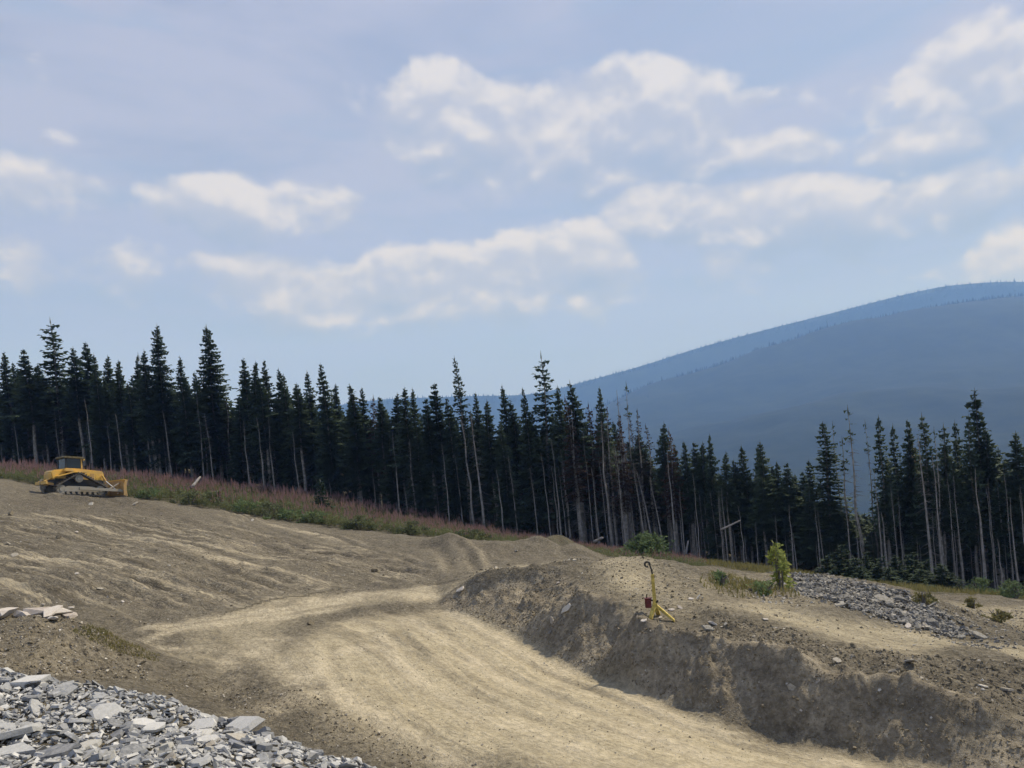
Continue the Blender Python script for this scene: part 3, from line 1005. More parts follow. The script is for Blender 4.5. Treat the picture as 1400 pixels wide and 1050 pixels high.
class TB:
    """triangle bucket"""
    def __init__(s):
        s.v, s.f = [], []

    def tri(s, a, b, c):
        k = len(s.v)
        s.v += [tuple(a), tuple(b), tuple(c)]
        s.f.append((k, k + 1, k + 2))

    def tube(s, pts, rads, n=6):
        k0 = len(s.v)
        for i, (p, r) in enumerate(zip(pts, rads)):
            p = Vector(p)
            d = (Vector(pts[min(i + 1, len(pts) - 1)]) - Vector(pts[max(i - 1, 0)])).normalized()
            a = d.orthogonal().normalized()
            b = d.cross(a)
            for j in range(n):
                t = 2 * math.pi * j / n
                s.v.append(tuple(p + a * (r * math.cos(t)) + b * (r * math.sin(t))))
        for i in range(len(pts) - 1):
            for j in range(n):
                a_, b_ = k0 + i * n + j, k0 + i * n + (j + 1) % n
                s.f += [(a_, b_, b_ + n), (a_, b_ + n, a_ + n)]

    def mesh(s, name, mat, smooth_shade=False):
        return mesh_np(name, s.v, s.f, [mat], None, smooth_shade)


def tree_variant(seed, H, cb, R, dens=5.5, gap=.0, step=.27, mat=None, droop=.35, dead=40, dead_len=.8, bark=BARK, lean=0.0, twig_mat=None, tuft=1.0, r0=.15, taper=.82):
    r = random.Random(seed)
    bend = [(r.uniform(-.12, .12) + lean * t * H, r.uniform(-.12, .12), t * H) for t in (0, .2, .4, .6, .8, 1.0)]
    bend[0] = (0, 0, -.4)

    def axis(z):
        t = max(0, min(.9999, z / H)) * 5
        i = int(t)
        return Vector(bend[i]).lerp(Vector(bend[i + 1]), t - i)
    tr = TB()
    tr.tube(bend, [r0 * 1.15, r0 * .92, r0 * .72, r0 * .5, r0 * .27, .012], 7)
    cr = None
    if mat is not None:
        cr = TB()
        z = cb * H
        while z < H * .985:
            t = (z - cb * H) / (H - cb * H)
            rr = R * (1 - t) ** taper * min(1, .45 + t * 5) * 1.1 + .055
            n = max(3, int(dens * (.55 + .45 * (1 - t)) + r.random()))
            ph = r.uniform(0, 6.28)
            if r.random() > gap:
                for k in range(n):
                    if r.random() < gap * .6:
                        continue
                    a = ph + 6.283 * k / n + r.uniform(-.35, .35)
                    Lb = rr * r.uniform(.6, 1.2)
                    if r.random() < .08:
                        Lb *= 1.3
                    d = Vector((math.cos(a), math.sin(a), 0))
                    sd = Vector((-d.y, d.x, 0))
                    sl = .35 * (t - .45) - droop * (1 - t) + r.uniform(-.28, .22)
                    o = axis(z + r.uniform(-.2, .2))
                    m = max(2, int(Lb / .21))
                    for q in range(m):
                        u = (q + .35) / m
                        p = o + d * (Lb * u) + Vector((0, 0, sl * Lb * u + .16 * Lb * u * u))
                        tl = (.42 * Lb * (1 - .65 * u) + .07) * r.uniform(.7, 1.2) * tuft
                        hw = max(.05, min(.14, .6 * Lb / m)) * tuft
                        for sg in (-1, 1):
                            ap = p + sd * (sg * tl) + d * (tl * .55) + Vector((0, 0, -tl * r.uniform(.05, .5)))
                            cr.tri(p - d * hw, p + d * hw, ap)
                        if r.random() < .6:
                            cr.tri(p - d * hw, p + d * hw * 1.4, p + d * (.05) + Vector((0, 0, -r.uniform(.12, .30) * tuft)))
                    e = o + d * Lb + Vector((0, 0, sl * Lb + .16 * Lb))
                    b = o + d * (Lb * .72) + Vector((0, 0, sl * Lb * .72 + .08 * Lb))
                    cr.tri(b - sd * .07, b + sd * .07, e + d * .08)
            z += step * r.uniform(.75, 1.25) * (.8 + .35 * (1 - t))
        tp = axis(H)
        for k in range(3):
            a = k * 2.1
            cr.tri(tp + Vector((.05 * math.cos(a), .05 * math.sin(a), -.55)), tp + Vector((-.05 * math.cos(a), -.05 * math.sin(a), -.5)), tp + Vector((0, 0, .18)))
    dd = None
    if dead:
        dd = TB()
        for k in range(dead):
            z = r.uniform(.07 * H, (max(cb, .2) + .1) * H if mat is not None else .97 * H)
            f = 1 - .7 * z / H
            a = r.uniform(0, 6.283)
            Lb = dead_len * r.uniform(.3, 1.15) * f + .1
            o = axis(z)
            e = o + Vector((math.cos(a) * Lb, math.sin(a) * Lb, Lb * r.uniform(-.75, .15)))
            w = .012 + .012 * r.random()
            sd = Vector((-math.sin(a), math.cos(a), 0)) * w
            up = Vector((0, 0, w))
            dd.tri(o - up, o + up, e)
            dd.tri(o - sd, o + sd, e)
            if Lb > .45 and r.random() < .7:
                q = o.lerp(e, r.uniform(.4, .7))
                e2 = q + (e - o) * .4 + sd / w * (.25 * r.choice((-1, 1)))
                dd.tri(q - up * .8, q + up * .8, e2)
    out = {'H': H, 'trunk': tr.mesh('trunk', bark, True)}
    if cr:
        out['crown'] = cr.mesh('crown', mat)
    if dd:
        out['dead_branches'] = dd.mesh('dead_branches', twig_mat or TWIG)
    out['raw'] = (tr, cr, dd)
    return out


VAR = {
    'dense': [tree_variant(100 + i, 14, .08 + .03 * i, 1.95 + .14 * (i % 3), 8.5, .01, .215, NEEDLE, dead=24, tuft=1.2) for i in range(5)],
    'narrow': [tree_variant(200 + i, 14, .34 + .06 * (i % 4), 1.42 + .12 * (i % 3), 9.0, .02, .195, NEEDLE, dead=120, tuft=1.2, r0=.165) for i in range(6)],
    'tuft': [tree_variant(300 + i, 14, .28 + .06 * (i % 3), 1.0 + .12 * (i % 2), 8.0, .05, .21, NEEDLE, dead=80, dead_len=.7, tuft=1.1, r0=.13, taper=.66) for i in range(4)],
    'open': [tree_variant(400 + i, 15, .24, 1.6, 6.0, .12, .30, NEEDLE, dead=40, tuft=1.15, droop=.3, taper=.7) for i in range(2)],
    'broad': [tree_variant(450 + i, 15, .16, 2.3 + .2 * i, 11, .01, .19, NEEDLE, dead=20, droop=.45) for i in range(2)],
    'spire': [tree_variant(470 + i, 15, .30, 1.15, 7.2, .06, .23, NEEDLE, dead=60, taper=.75) for i in range(2)],
    'dry': [tree_variant(500 + i, 14, .32, 1.3, 7.0, .08, .24, NEEDLE_DRY, dead=90) for i in range(3)],
    'grey': [tree_variant(550 + i, 14, .24, 1.2, 6.2, .15, .25, NEEDLE_GREY, dead=110, tuft=.7) for i in range(3)],
    'snag': [tree_variant(600 + i, 12, .2, 0, mat=None, dead=60 + 25 * i, dead_len=.55 + .12 * i, bark=DEADWOOD, lean=(-.005, .005, -.01, .0, -.015)[i], twig_mat=TWIG, r0=.12) for i in range(5)],
    'young': [tree_variant(700 + i, 3, .03, .85, 6.5, .02, .13, NEEDLE_YOUNG, dead=0, tuft=.8, r0=.04) for i in range(3)],
    'deep': [tree_variant(800 + i, 14, .06 + .04 * i, 2.1, 5.5, .0, .44, NEEDLE, dead=0, tuft=2.3) for i in range(4)],
    'bare': [tree_variant(750 + i, 13, .74, .42, 4.0, .25, .26, NEEDLE, dead=110, dead_len=.75, r0=.10, taper=.5, bark=BARK) for i in range(3)],
}
FOOTA = np.array([(p[0], p[2]) for p in FOOT])


def foot_y(px):
    return float(np.interp(px, FOOTA[:, 0], FOOTA[:, 1]))


TREES = []


def plant_tree(kind, tip_px, tip_py, Y, label, group, name='spruce_tree', wid=1.0, var=None, minh=2.5, sink=.1):
    t = P(tip_px, tip_py, Y)
    z = float(base_height(t.x, t.y))
    h = max(minh, t.z - z)
    vs = VAR[kind]
    v = vs[random.randrange(len(vs))] if var is None else vs[var % len(vs)]
    root = new_obj(name, None)
    root.empty_display_size = .3
    root.location = (t.x, t.y, z - sink)
    s = (h + sink) / v['H']
    w = (.45 + .55 * s) * wid * random.uniform(.9, 1.1)
    root.scale = (w, w, s)
    root.rotation_euler = (random.uniform(-.012, .012), random.uniform(-.025, .005), random.uniform(0, 6.28) if kind not in ('snag',) else random.uniform(-.5, .5))
    for part in ('trunk', 'crown', 'dead_branches'):
        if part in v:
            pt = new_obj(part, v[part], root)
            if part != 'trunk':
                pt['kind'] = 'stuff'
    tag(root, label, 'tree', group)
    TREES.append(root)
    return root


HERO = [  # tip x, tip y, kind, extra depth, width, label
    (70, 434, 'open', 4, 1.45, 'tall open-crowned spruce standing above the trees just behind the bulldozer cab'),
    (212, 444, 'broad', 2, .98, 'very tall pointed spruce beside a long pale leaning dead trunk'),
    (283, 445, 'broad', 3, 1.3, 'broadest tall dark spruce in the stand, its crown spreading over its neighbours'),
    (625, 487, 'spire', 2, 1.2, 'lone slender spire spruce standing well above the lower trees around it'),
    (736, 481, 'open', 3, 1.35, 'tall spruce with tufted open branches, left of the reddish dying trees'),
    (1330, 532, 'tuft', 3, 1.3, 'tallest spindly spruce in the sparse stand above the stony bank'),
    (1126, 577, 'tuft', 2, 1.5, 'spruce with a bushy green top and bare lower trunk at the gap in the trees'),
    (1163, 555, 'bare', 1, 1.3, 'tall bare spindly tree with a tuft of growth at its tip'),
    (856, 523, 'bare', 3, .9, 'dark needle-thin dead spire rising over the greyish dying trees'),
    (99, 475, 'narrow', 2, 1, None), (112, 468, 'narrow', 4, 1, None), (128, 483, 'dense', 2, .8, None), (145, 486, 'narrow', 5, 1, None), (162, 492, 'narrow', 3, 1, None),
    (5, 480, 'dense', 3, 1, None), (34, 478, 'narrow', 2, 1.1, None), (18, 495, 'dense', 6, 1, None), (50, 497, 'dense', 6, 1, None), (183, 485, 'dense', 3, .8, None), (197, 478, 'narrow', 1, 1, None),
    (247, 487, 'dense', 2, .9, None), (265, 508, 'narrow', 5, 1, None), (330, 490, 'narrow', 3, 1, None), (346, 494, 'narrow', 2, 1, None), (363, 492, 'dense', 3, 1, None), (380, 503, 'narrow', 4, 1, None), (389, 510, 'dense', 3, .8, None),
    (404, 524, 'narrow', 2, 1, None), (419, 506, 'dense', 4, .85, None), (442, 497, 'dense', 2, .9, None), (455, 525, 'narrow', 5, 1, None), (479, 525, 'narrow', 2, 1.1, None), (492, 530, 'dense', 3, .9, None), (507, 540, 'dry', 3, 1, None), (518, 543, 'narrow', 2, 1, None),
    (540, 537, 'narrow', 3, 1.1, None), (551, 530, 'narrow', 1, 1, None), (566, 530, 'dense', 4, .8, None), (582, 545, 'narrow', 2, 1, None), (594, 524, 'narrow', 3, 1.15, None), (613, 543, 'dense', 2, .8, None),
    (650, 537, 'dense', 3, .85, None), (665, 547, 'narrow', 2, 1.1, None), (684, 526, 'dense', 3, .85, None), (700, 548, 'narrow', 3, 1.1, None), (717, 530, 'dense', 2, .9, None), (764, 527, 'dense', 3, .8, None),
    (782, 520, 'narrow', 1, 1.1, None), (778, 540, 'dry', 0, 1, None), (803, 550, 'dry', 2, 1, None), (817, 530, 'dense', 3, .85, None), (828, 556, 'grey', 1, 1, None), (846, 533, 'snag', 1, .9, None), (843, 565, 'dry', 0, .9, None), (870, 560, 'grey', 2, 1.1, None), (862, 570, 'grey', 4, 1.1, None), (884, 580, 'grey', 2, 1.1, None),
    (905, 577, 'narrow', 2, .9, None), (914, 585, 'dry', 1, .9, None), (925, 606, 'dense', 4, .7, None), (936, 603, 'narrow', 2, 1, None), (948, 605, 'narrow', 4, 1, None), (960, 604, 'narrow', 3, 1, None), (970, 593, 'dense', 2, .75, None), (990, 617, 'narrow', 2, 1, None), (1003, 628, 'narrow', 3, 1, None), (1016, 608, 'dense', 3, .8, None), (1037, 610, 'narrow', 4, 1, None), (1044, 602, 'dense', 2, .75, None),
    (1063, 630, 'dense', 3, .8, None), (1073, 633, 'narrow', 2, 1, None), (1085, 650, 'narrow', 3, 1, None), (1107, 628, 'dense', 4, .8, None), (1097, 645, 'narrow', 6, 1, None),
    (1140, 577, 'bare', 3, .8, None), (1150, 598, 'bare', 2, 1.0, None), (1186, 575, 'bare', 4, .8, None), (1201, 568, 'tuft', 2, 1, None), (1220, 580, 'tuft', 4, .9, None), (1236, 575, 'narrow', 3, .7, None), (1245, 581, 'dry', 5, .7, None),
    (1260, 565, 'tuft', 2, 1, None), (1276, 585, 'bare', 1, .9, None), (1285, 580, 'tuft', 3, 1, None), (1303, 600, 'tuft', 4, .9, None), (1308, 575, 'tuft', 5, .9, None), (1322, 568, 'tuft', 2, .9, None), (1351, 585, 'narrow', 3, 1.1, None), (1365, 610, 'tuft', 4, 1, None), (1390, 590, 'narrow', 2, 1.2, None), (1410, 600, 'narrow', 3, 1.2, None), (1338, 600, 'narrow', 6, 1.2, None), (1290, 610, 'narrow', 7, 1.1, None), (1255, 612, 'narrow', 6, 1.1, None), (1215, 625, 'narrow', 6, 1, None),
]
ZONE_TXT = [(-400, 60, 'uphill of the bulldozer'), (60, 150, 'directly behind the bulldozer'), (150, 250, 'by the long leaning pale trunk'), (250, 320, 'around the broadest spruce'), (320, 400, 'above the dark bush in fireweed'), (400, 480, 'behind the lone young spruce'), (480, 570, 'above the middle fireweed strip'), (570, 680, 'around the lone spire spruce'), (680, 770, 'around the tall tufted spruce'), (770, 850, 'just uphill of the willow bush'), (850, 900, 'behind the green willow bush'), (900, 980, 'behind the small dirt mound'), (980, 1110, 'behind the yellow green sapling'), (1110, 1210, 'at the gap above young spruces'), (1210, 1300, 'past the gap beside young spruces'), (1300, 1800, 'around the tallest spindly spruce')]
KIND_TXT = {'dense': 'bushy dark spruce', 'narrow': 'narrow dark spruce', 'tuft': 'spindly tufted spruce', 'open': 'open crowned spruce', 'broad': 'broad dark spruce', 'spire': 'slim spire spruce', 'dry': 'dying reddish brown spruce', 'grey': 'greyish dying twiggy spruce', 'snag': 'bare pale dead trunk', 'bare': 'nearly bare dead spruce'}


def zone_txt(px):
    for a, b, t in ZONE_TXT:
        if a <= px < b:
            return t
    return ZONE_TXT[-1][2]


def auto_tag(kind, px, rel=0.0, dy=0.0):
    """rel: tip height against the tree line here (px of the photograph); dy: how deep in the stand"""
    size = 'tall' if rel < 4 else 'middling' if rel < 32 else 'short'
    where = 'at the forest edge' if dy < 4 else 'one row back' if dy < 9 else 'deeper in the stand'
    lab = size + ' ' + KIND_TXT[kind] + ' ' + where + ', ' + zone_txt(px)
    return lab, KIND_TXT[kind].replace('spruce', 'spruces').replace('trunk', 'trunks') + ' ' + zone_txt(px)


def tree_name(kind):
    return {'snag': 'dead_tree', 'bare': 'dead_tree'}.get(kind, 'spruce_tree')


SKY = np.array([(-120, 505), (0, 505), (60, 500), (150, 505), (250, 515), (350, 517), (450, 542), (550, 556), (640, 560), (700, 562), (800, 565), (860, 585), (900, 612), (960, 625), (1050, 638), (1100, 655), (1120, 675), (1195, 690), (1215, 640), (1300, 628), (1400, 625), (1560, 625)])


def sky_y(px):
    return float(np.interp(px, SKY[:, 0], SKY[:, 1]))


for px, py, kind, dy, wid, lab in HERO:
    if lab is None:
        lab, grp = auto_tag(kind, px, py - sky_y(px), dy)
    else:
        grp = 'standout trees of the forest edge'
    plant_tree(kind, px, py, foot_y(px) + dy, lab, grp, tree_name(kind), wid)

# the rest of the front rows
n_fill = 0
k = 0
while n_fill < 208:
    k += 1
    px = -95 + (1590 * ((k * .61803398) % 1.0))
    if k % 9 == 0:
        px = random.uniform(1205, 1450)
    gapz = 1108 < px < 1205
    dy = random.uniform(1.0, 17.0)
    if gapz and random.random() < .35:
        continue
    q = random.random()
    if 770 < px < 900:
        kind = 'dry' if q < .16 else 'grey' if q < .45 else 'narrow' if q < .75 else 'dense'
    elif px > 1210:
        kind = 'tuft' if q < .3 else 'narrow' if q < .8 else 'dry' if q < .86 else 'dense'
    else:
        kind = 'dense' if q < .34 else 'narrow' if q < .94 else 'dry' if q < .955 else 'grey'
    py = sky_y(px) + random.uniform(-6, 44) * (1 if dy < 9 else .7)
    lab, grp = auto_tag(kind, px, py - sky_y(px), dy)
    plant_tree(kind, px, py, foot_y(px) + dy, lab, grp, 'spruce_tree', random.uniform(.85, 1.15))
    n_fill += 1

# pale poles of dead trees along the edge; a few picked out by eye, the rest spread
POLES = [(203, 480, 2, 1.2, -.05), (226, 560, 0, .9, 0), (117, 545, 0, .9, 0), (160, 565, 0, .9, 0), (196, 535, 1, .8, 0), (268, 540, 1, .8, 0), (283, 565, 0, .8, 0), (333, 575, 0, .9, 0), (352, 570, 0, .9, 0), (366, 570, 1, .9, 0), (402, 590, 0, .8, 0), (536, 590, 0, .8, 0), (560, 600, 0, .9, 0), (605, 605, 0, .7, 0), (635, 570, 1, 1.1, 0), (648, 565, 0, 1.1, 0), (681, 640, -1, .8, 0), (756, 600, 0, .8, 0), (781, 560, 0, 1.2, 0), (823, 575, 0, 1.2, 0), (845, 590, 0, 1.0, 0), (853, 600, 1, .9, 0), (873, 630, 0, .9, -.06), (886, 640, 0, .9, -.08), (900, 650, 0, .8, -.06), (912, 615, 0, .9, 0), (983, 680, 0, .9, 0), (1012, 690, 0, .8, 0), (1078, 690, 0, 1, 0), (1115, 690, 0, .9, 0), (1155, 660, 0, .9, 0), (1176, 715, -1, 1, 0), (1207, 700, -1, 1.5, 0), (1197, 640, 0, .9, 0), (1260, 595, -1, 1.3, 0), (1277, 620, -1, 1.2, 0), (1306, 650, 0, .9, 0), (1335, 640, -1, 1.5, 0), (1382, 680, -1, 1.2, 0), (1366, 735, -2, 1, 0)]
for i in range(95):
    px = -40 + 1480 * ((i * .7548776) % 1.0)
    POLES.append((px, sky_y(px) + random.uniform(35, 130), random.uniform(-.5, 6), random.uniform(.45, .8), 0))
for i in range(95):
    px = random.uniform(755, 1010) if i < 50 else random.uniform(1010, 1430)
    POLES.append((px, sky_y(px) + random.uniform(15, 110), random.uniform(-1, 4), random.uniform(.4, .75), 0))
for px, py, dy, wid, ln in POLES:
    lab, grp = auto_tag('snag', px, (py - sky_y(px)) * .6 - 20, dy)
    wid *= .7 if px > 1100 else 1.0
    o = plant_tree('snag', px, py, foot_y(px) + dy, lab, grp, 'dead_tree', wid)
    if ln:
        o.rotation_euler.y += ln

# trees deeper in the wood: one mass
dv, df, dmi = [], [], []
off_ = 0
DEEP = [VAR['deep'][i]['raw'] + (0,) for i in range(4)]
for i in range(395):
    px = 1200 + 250 * random.random() if i >= 325 else -150 + 1700 * ((i * .7548776 + .3) % 1.0)
    dy = random.uniform(4, 44)
    Y = foot_y(px) + dy
    t = P(px, sky_y(px) + random.uniform(8, 55), Y)
    z = float(base_height(t.x, t.y))
    h = max(5, t.z - z)
    tr, cr, dd, _ = random.choice(DEEP)
    s = h / 14
    w = (.5 + .5 * s) * random.uniform(.9, 1.2)
    a = random.uniform(0, 6.28)
    ca, sa = math.cos(a), math.sin(a)
    for mi_, b in ((0, cr), (1, tr)):
        va = np.array(b.v)
        fa = np.array(b.f)
        vv = np.column_stack([(va[:, 0] * ca - va[:, 1] * sa) * w + t.x, (va[:, 0] * sa + va[:, 1] * ca) * w + t.y, va[:, 2] * s + z])
        dv.append(vv)
        df.append(fa + off_)
        dmi.append(np.full(len(fa), mi_))
        off_ += len(vv)
tag(new_obj('deep_forest', mesh_np('deep_forest', np.vstack(dv), np.vstack(df), [NEEDLE, BARK], np.concatenate(dmi))), 'dark mass of spruces deep behind the forest edge', 'forest', kind='stuff')

# young spruces by the stony bank, one on the meadow
for px, py, by, Y, lab in [(1133, 765, 790, 47, 0), (1152, 752, 793, 46, 0), (1168, 768, 795, 45, 0), (1186, 762, 798, 46, 0), (1205, 768, 800, 45, 0), (1226, 766, 803, 46, 0), (1246, 762, 805, 45, 0), (1266, 772, 806, 45, 0), (1285, 778, 810, 44, 0), (1216, 782, 802, 43, 0), (1256, 786, 806, 43, 0), (1176, 782, 800, 43, 0), (1300, 790, 812, 44, 0)]:
    plant_tree('young', px, py - 7, Y, 'small dark young spruce in the row along the foot of the stony bank', 'young spruces along the stony bank', 'young_spruce', 1.5, None, .8)
plant_tree('young', 437, 655, 61, 'small pale green young spruce standing alone on the fireweed strip', None, 'young_spruce', 1.1, 1, .8)

# ------------------------------------------------------------------ leaning and fallen logs
def log(name, a, b, r, label):
    t = TB()
    a, b = Vector(a), Vector(b)
    pts = [a.lerp(b, k / 4) + Vector((0, 0, random.uniform(-.03, .03))) for k in range(5)]
    t.tube([tuple(p - a) for p in pts], [r, r * .95, r * .85, r * .75, r * .6], 8)
    k = len(t.v)
    t.v += [(0, 0, 0), tuple(pts[-1] - a)]
    t.f += [(k, (j + 1) % 8, j) for j in range(8)] + [(k + 1, 32 + j, 32 + (j + 1) % 8) for j in range(8)]
    o = new_obj(name, t.mesh('log', DEADWOOD, True))
    o.location = a
    tag(o, label, 'log')
    return o


log('fallen_log', P(261, 667, 62), P(274, 652, 63), .13, 'pale broken log poking up from the fireweed')
log('fallen_log', P(812, 741, 62), P(824, 735, 61), .14, 'short pale log end lying before the willow bush')
log('fallen_log', P(985, 724, 58), P(1012, 712, 57), .08, 'thin pale trunk leaning across the dark trunks behind the mound')
log('fallen_log', P(937, 760, 61), P(941, 739, 61), .10, 'short pale stump pole leaning at the forest foot behind the mound')

# ------------------------------------------------------------------ fireweed strip
GREEN = foliage_mat('fireweed_leaves', (.085, .105, .048), (.17, .185, .09), .4)
PINK = foliage_mat('fireweed_flowers', (.31, .195, .185), (.45, .30, .285), .4)
SEED = foliage_mat('fireweed_seed_heads', (.24, .17, .12), (.36, .26, .19), .4)
SHRUB = foliage_mat('willow_leaves', (.085, .13, .055), (.17, .225, .095), .4)
LIME = foliage_mat('lime_leaves', (.26, .30, .07), (.42, .44, .14), .4)
GRASS = foliage_mat('dry_grass', (.14, .14, .055), (.26, .23, .10), .4)


def plant_proto(seed, h, spike):
    r = random.Random(seed)
    t = TB()
    mi = []
    for k in range(4):
        bx, by = r.uniform(-.14, .14), r.uniform(-.14, .14)
        hh = h * r.uniform(.7, 1.1)
        lx, ly = r.uniform(-.12, .12), r.uniform(-.12, .12)
        a0 = r.uniform(0, 6.28)
        t.tri((bx - .008, by, -.05), (bx + .008, by, -.05), (bx + lx, by + ly, hh))
        mi.append(0)
        for q in range(6):
            u = .12 + .66 * q / 6
            a = a0 + q * 2.4
            ll = .22 * (1.15 - u) + .05
            px, py, pz = bx + lx * u, by + ly * u, hh * u
            d = (math.cos(a), math.sin(a))
            t.tri((px - d[1] * .035, py + d[0] * .035, pz), (px + d[1] * .035, py - d[0] * .035, pz + .03), (px + d[0] * ll, py + d[1] * ll, pz + ll * r.uniform(-.3, .7)))
            mi.append(0)
        if spike and r.random() < .92:
            for q in range(3):
                a = a0 + q * 2.1
                w = .035
                px, py = bx + lx * .8, by + ly * .8
                t.tri((px + w * math.cos(a), py + w * math.sin(a), hh * .68), (px - w * math.cos(a), py - w * math.sin(a), hh * .70), (bx + lx * 1.05, by + ly * 1.05, hh * 1.08))
                mi.append(1 if spike == 1 else 2)
    return np.array(t.v), np.array(t.f), np.array(mi)


PROTO = [plant_proto(i, 1.0 + .1 * (i % 3), (1, 1, 0, 2, 0, 1)[i % 6]) for i in range(12)]
pv_, pf_, pm_ = [], [], []
po = 0
cnt = 0
while cnt < 8300:
    px = random.uniform(-130, 960)
    Y = random.uniform(36, 78)
    x = P(px, 700, Y).x
    e = float(np.interp(x, VEG[:, 0], VEG[:, 1]))
    fy = foot_y(px) + 3
    if Y < e - .2 or Y > fy:
        continue
    d = (Y - e) / max(1, fy - e)
    den = .35 + .65 * (vnoise(np.array([x / 2.2]), np.array([Y / 2.2]), 5)[0] * .5 + .5)
    if random.random() > den * (1.15 if d < .3 else .8):
        continue
    pinkish = random.random() < (.08 + .85 * min(1, d * 2.0)) * (.45 + .75 * float(vnoise(np.array([x / 3.5]), np.array([Y / 3.5]), 8)[0] * .5 + .5))
    ch = [0, 1, 3, 5, 6, 7, 9, 11] if pinkish else [2, 4, 8, 10]
    va, fa, ma = PROTO[random.choice(ch)]
    s = random.uniform(.6, 1.12) * float(np.interp(px, [450, 740, 800], [1.0, .5, .45])) * (.75 + .25 * min(1, d * 5)) * (.72 + .5 * den)
    a = random.uniform(0, 6.28)
    ca, sa = math.cos(a) * s, math.sin(a) * s
    pv_.append(np.column_stack([va[:, 0] * ca - va[:, 1] * sa + x, va[:, 0] * sa + va[:, 1] * ca + Y, va[:, 2] * s + float(base_height(x, Y))]))
    pf_.append(fa + po)
    pm_.append(ma)
    po += len(va)
    cnt += 1
tag(new_obj('fireweed', mesh_np('fireweed', np.vstack(pv_), np.vstack(pf_), [GREEN, PINK, SEED], np.concatenate(pm_))), 'strip of pink topped fireweed between bare earth and forest', 'wildflowers', kind='stuff')


# ------------------------------------------------------------------ shrubs
def shrub(name, loc, rx, ry, rz, n, mat, leaf, label, cat='shrub', stems=9, group=None):
    root = new_obj(name, None)
    root.location = loc
    t = TB()
    r = random.Random(sum(map(ord, label)) + int(loc[0] * 10))
    s = TB()
    for k in range(stems):
        a = r.uniform(0, 6.28)
        q = r.uniform(.2, .8)
        s.tube([(0.05 * math.cos(a), .05 * math.sin(a), -.1), (rx * q * .5 * math.cos(a), ry * q * .5 * math.sin(a), rz * .55), (rx * q * math.cos(a), ry * q * math.sin(a), rz * r.uniform(.75, 1))], [.03, .02, .006], 4)
    cl = [(r.gauss(0, .45), r.gauss(0, .45), r.uniform(.12, .95)) for _ in range(max(8, n // 40))]
    for k in range(n):
        c = cl[r.randrange(len(cl))]
        g = 1 - .5 * max(0, c[2] - .5)
        p = Vector(((c[0] * g + r.gauss(0, .12)) * rx, (c[1] * g + r.gauss(0, .12)) * ry, min(1.1, max(.02, c[2] + r.gauss(0, .09))) * rz * (1 - .25 * min(1, (c[0] ** 2 + c[1] ** 2)))))
        a, b = r.uniform(0, 6.28), r.uniform(-.5, 1.1)
        d = Vector((math.cos(a) * math.cos(b), math.sin(a) * math.cos(b), math.sin(b)))
        o = d.orthogonal().normalized() * leaf * .28
        e = p + d * leaf * r.uniform(.7, 1.3)
        m = p.lerp(e, .45)
        t.tri(p, m + o, e)
        t.tri(p, e, m - o)
    new_obj('foliage', t.mesh('foliage', mat), root)
    new_obj('stems', s.mesh('stems', TWIG, True), root)
    tag(root, label, cat, group)
    return root


def on(px, Y, py=700):
    x = P(px, py, Y).x
    return (x, Y, float(base_height(x, Y)) - .03)


q = on(880, 45)
shrub('willow_bush', q, 1.5, 1.0, 1.5, 2800, SHRUB, .2, 'rounded green willow bush behind the small dirt mound')
shrub('willow_bush', on(1380, 40), 1.0, .8, 1.1, 900, SHRUB, .14, 'low pale green bush at the forest foot on the low side')
shrub('willow_bush', on(1330, 42), 1.3, .8, .9, 900, SHRUB, .14, 'low dark green bush beside the young spruces')
h = hit(1068, 806, 18)
shrub('sapling', (h.x, h.y, h.z - .03), .25, .25, 1.12, 430, LIME, .12, 'yellow green leafy sapling on the grassy bank beside the rubble', 'sapling', 6)
h = hit(1025, 760 + 65, 16)
for i, (px, py, w, hh, lab) in enumerate([(985, 800, .35, .3, 'low green weed clump on the bank beside the small mound'), (1045, 812, .45, .28, 'low weeds at the foot of the yellow green sapling'), (1263, 828, .3, .4, 'dry weed clump between the rubble and young spruces'), (1365, 850, .35, .35, 'dry weed clump on the pale ground past the rubble'), (1330, 832, .25, .35, 'thin dry weed tuft on the pale ground near the low bush')]):
    h = hit(px, py, 15)
    shrub('weed_clump', (h.x, h.y, h.z - .02), w, w * .8, hh, 260, GRASS if i > 1 else SHRUB, .1, lab, 'weeds', 4)
for px, Y, w, lab in [(372, 54, 1.4, 'dark green leafy bush at the lower edge of the fireweed'), (290, 58, 1.2, 'dark bush beside the broken log in the fireweed'), (392, 53.2, 1.0, 'bright green leafy plant at the dirt edge before the fireweed')]:
    shrub('leafy_bush', on(px, Y), w, w * .7, w * .75, 900, SHRUB if 'bright' in lab else GREEN, .18, lab)

FR = ['small leafy bush at the dirt edge below the fireweed, ' + q for q in ('just past the bulldozer blade', 'below the broken log', 'beside the dark leafy bush', 'below the lone young spruce', 'halfway along the strip', 'toward its low end', 'near the end of the strip')]
for (px, Y, w), lab in zip([(205, 56.6, .9), (262, 55.8, 1.1), (335, 54.3, 1.2), (425, 52.2, 1.1), (490, 50.2, 1.1), (560, 47.8, 1.0), (640, 46.2, .9)], FR):
    shrub('leafy_bush', on(px, Y), w, w * .7, w * .8, 800, SHRUB if int(px) % 2 else GREEN, .17, lab, group='leafy bushes along the fireweed edge')

# grass: mossy strip on the dirt mound, grass by the sapling and the forest foot
gvv, gff = [], []


def grass_patch(cx, cy, rx, ry, n, h):
    for k in range(n):
        a, q = random.uniform(0, 6.28), math.sqrt(random.random())
        x, y = cx + rx * q * math.cos(a), cy + ry * q * math.sin(a)
        GP.append((x, y, h * random.uniform(.5, 1.2)))


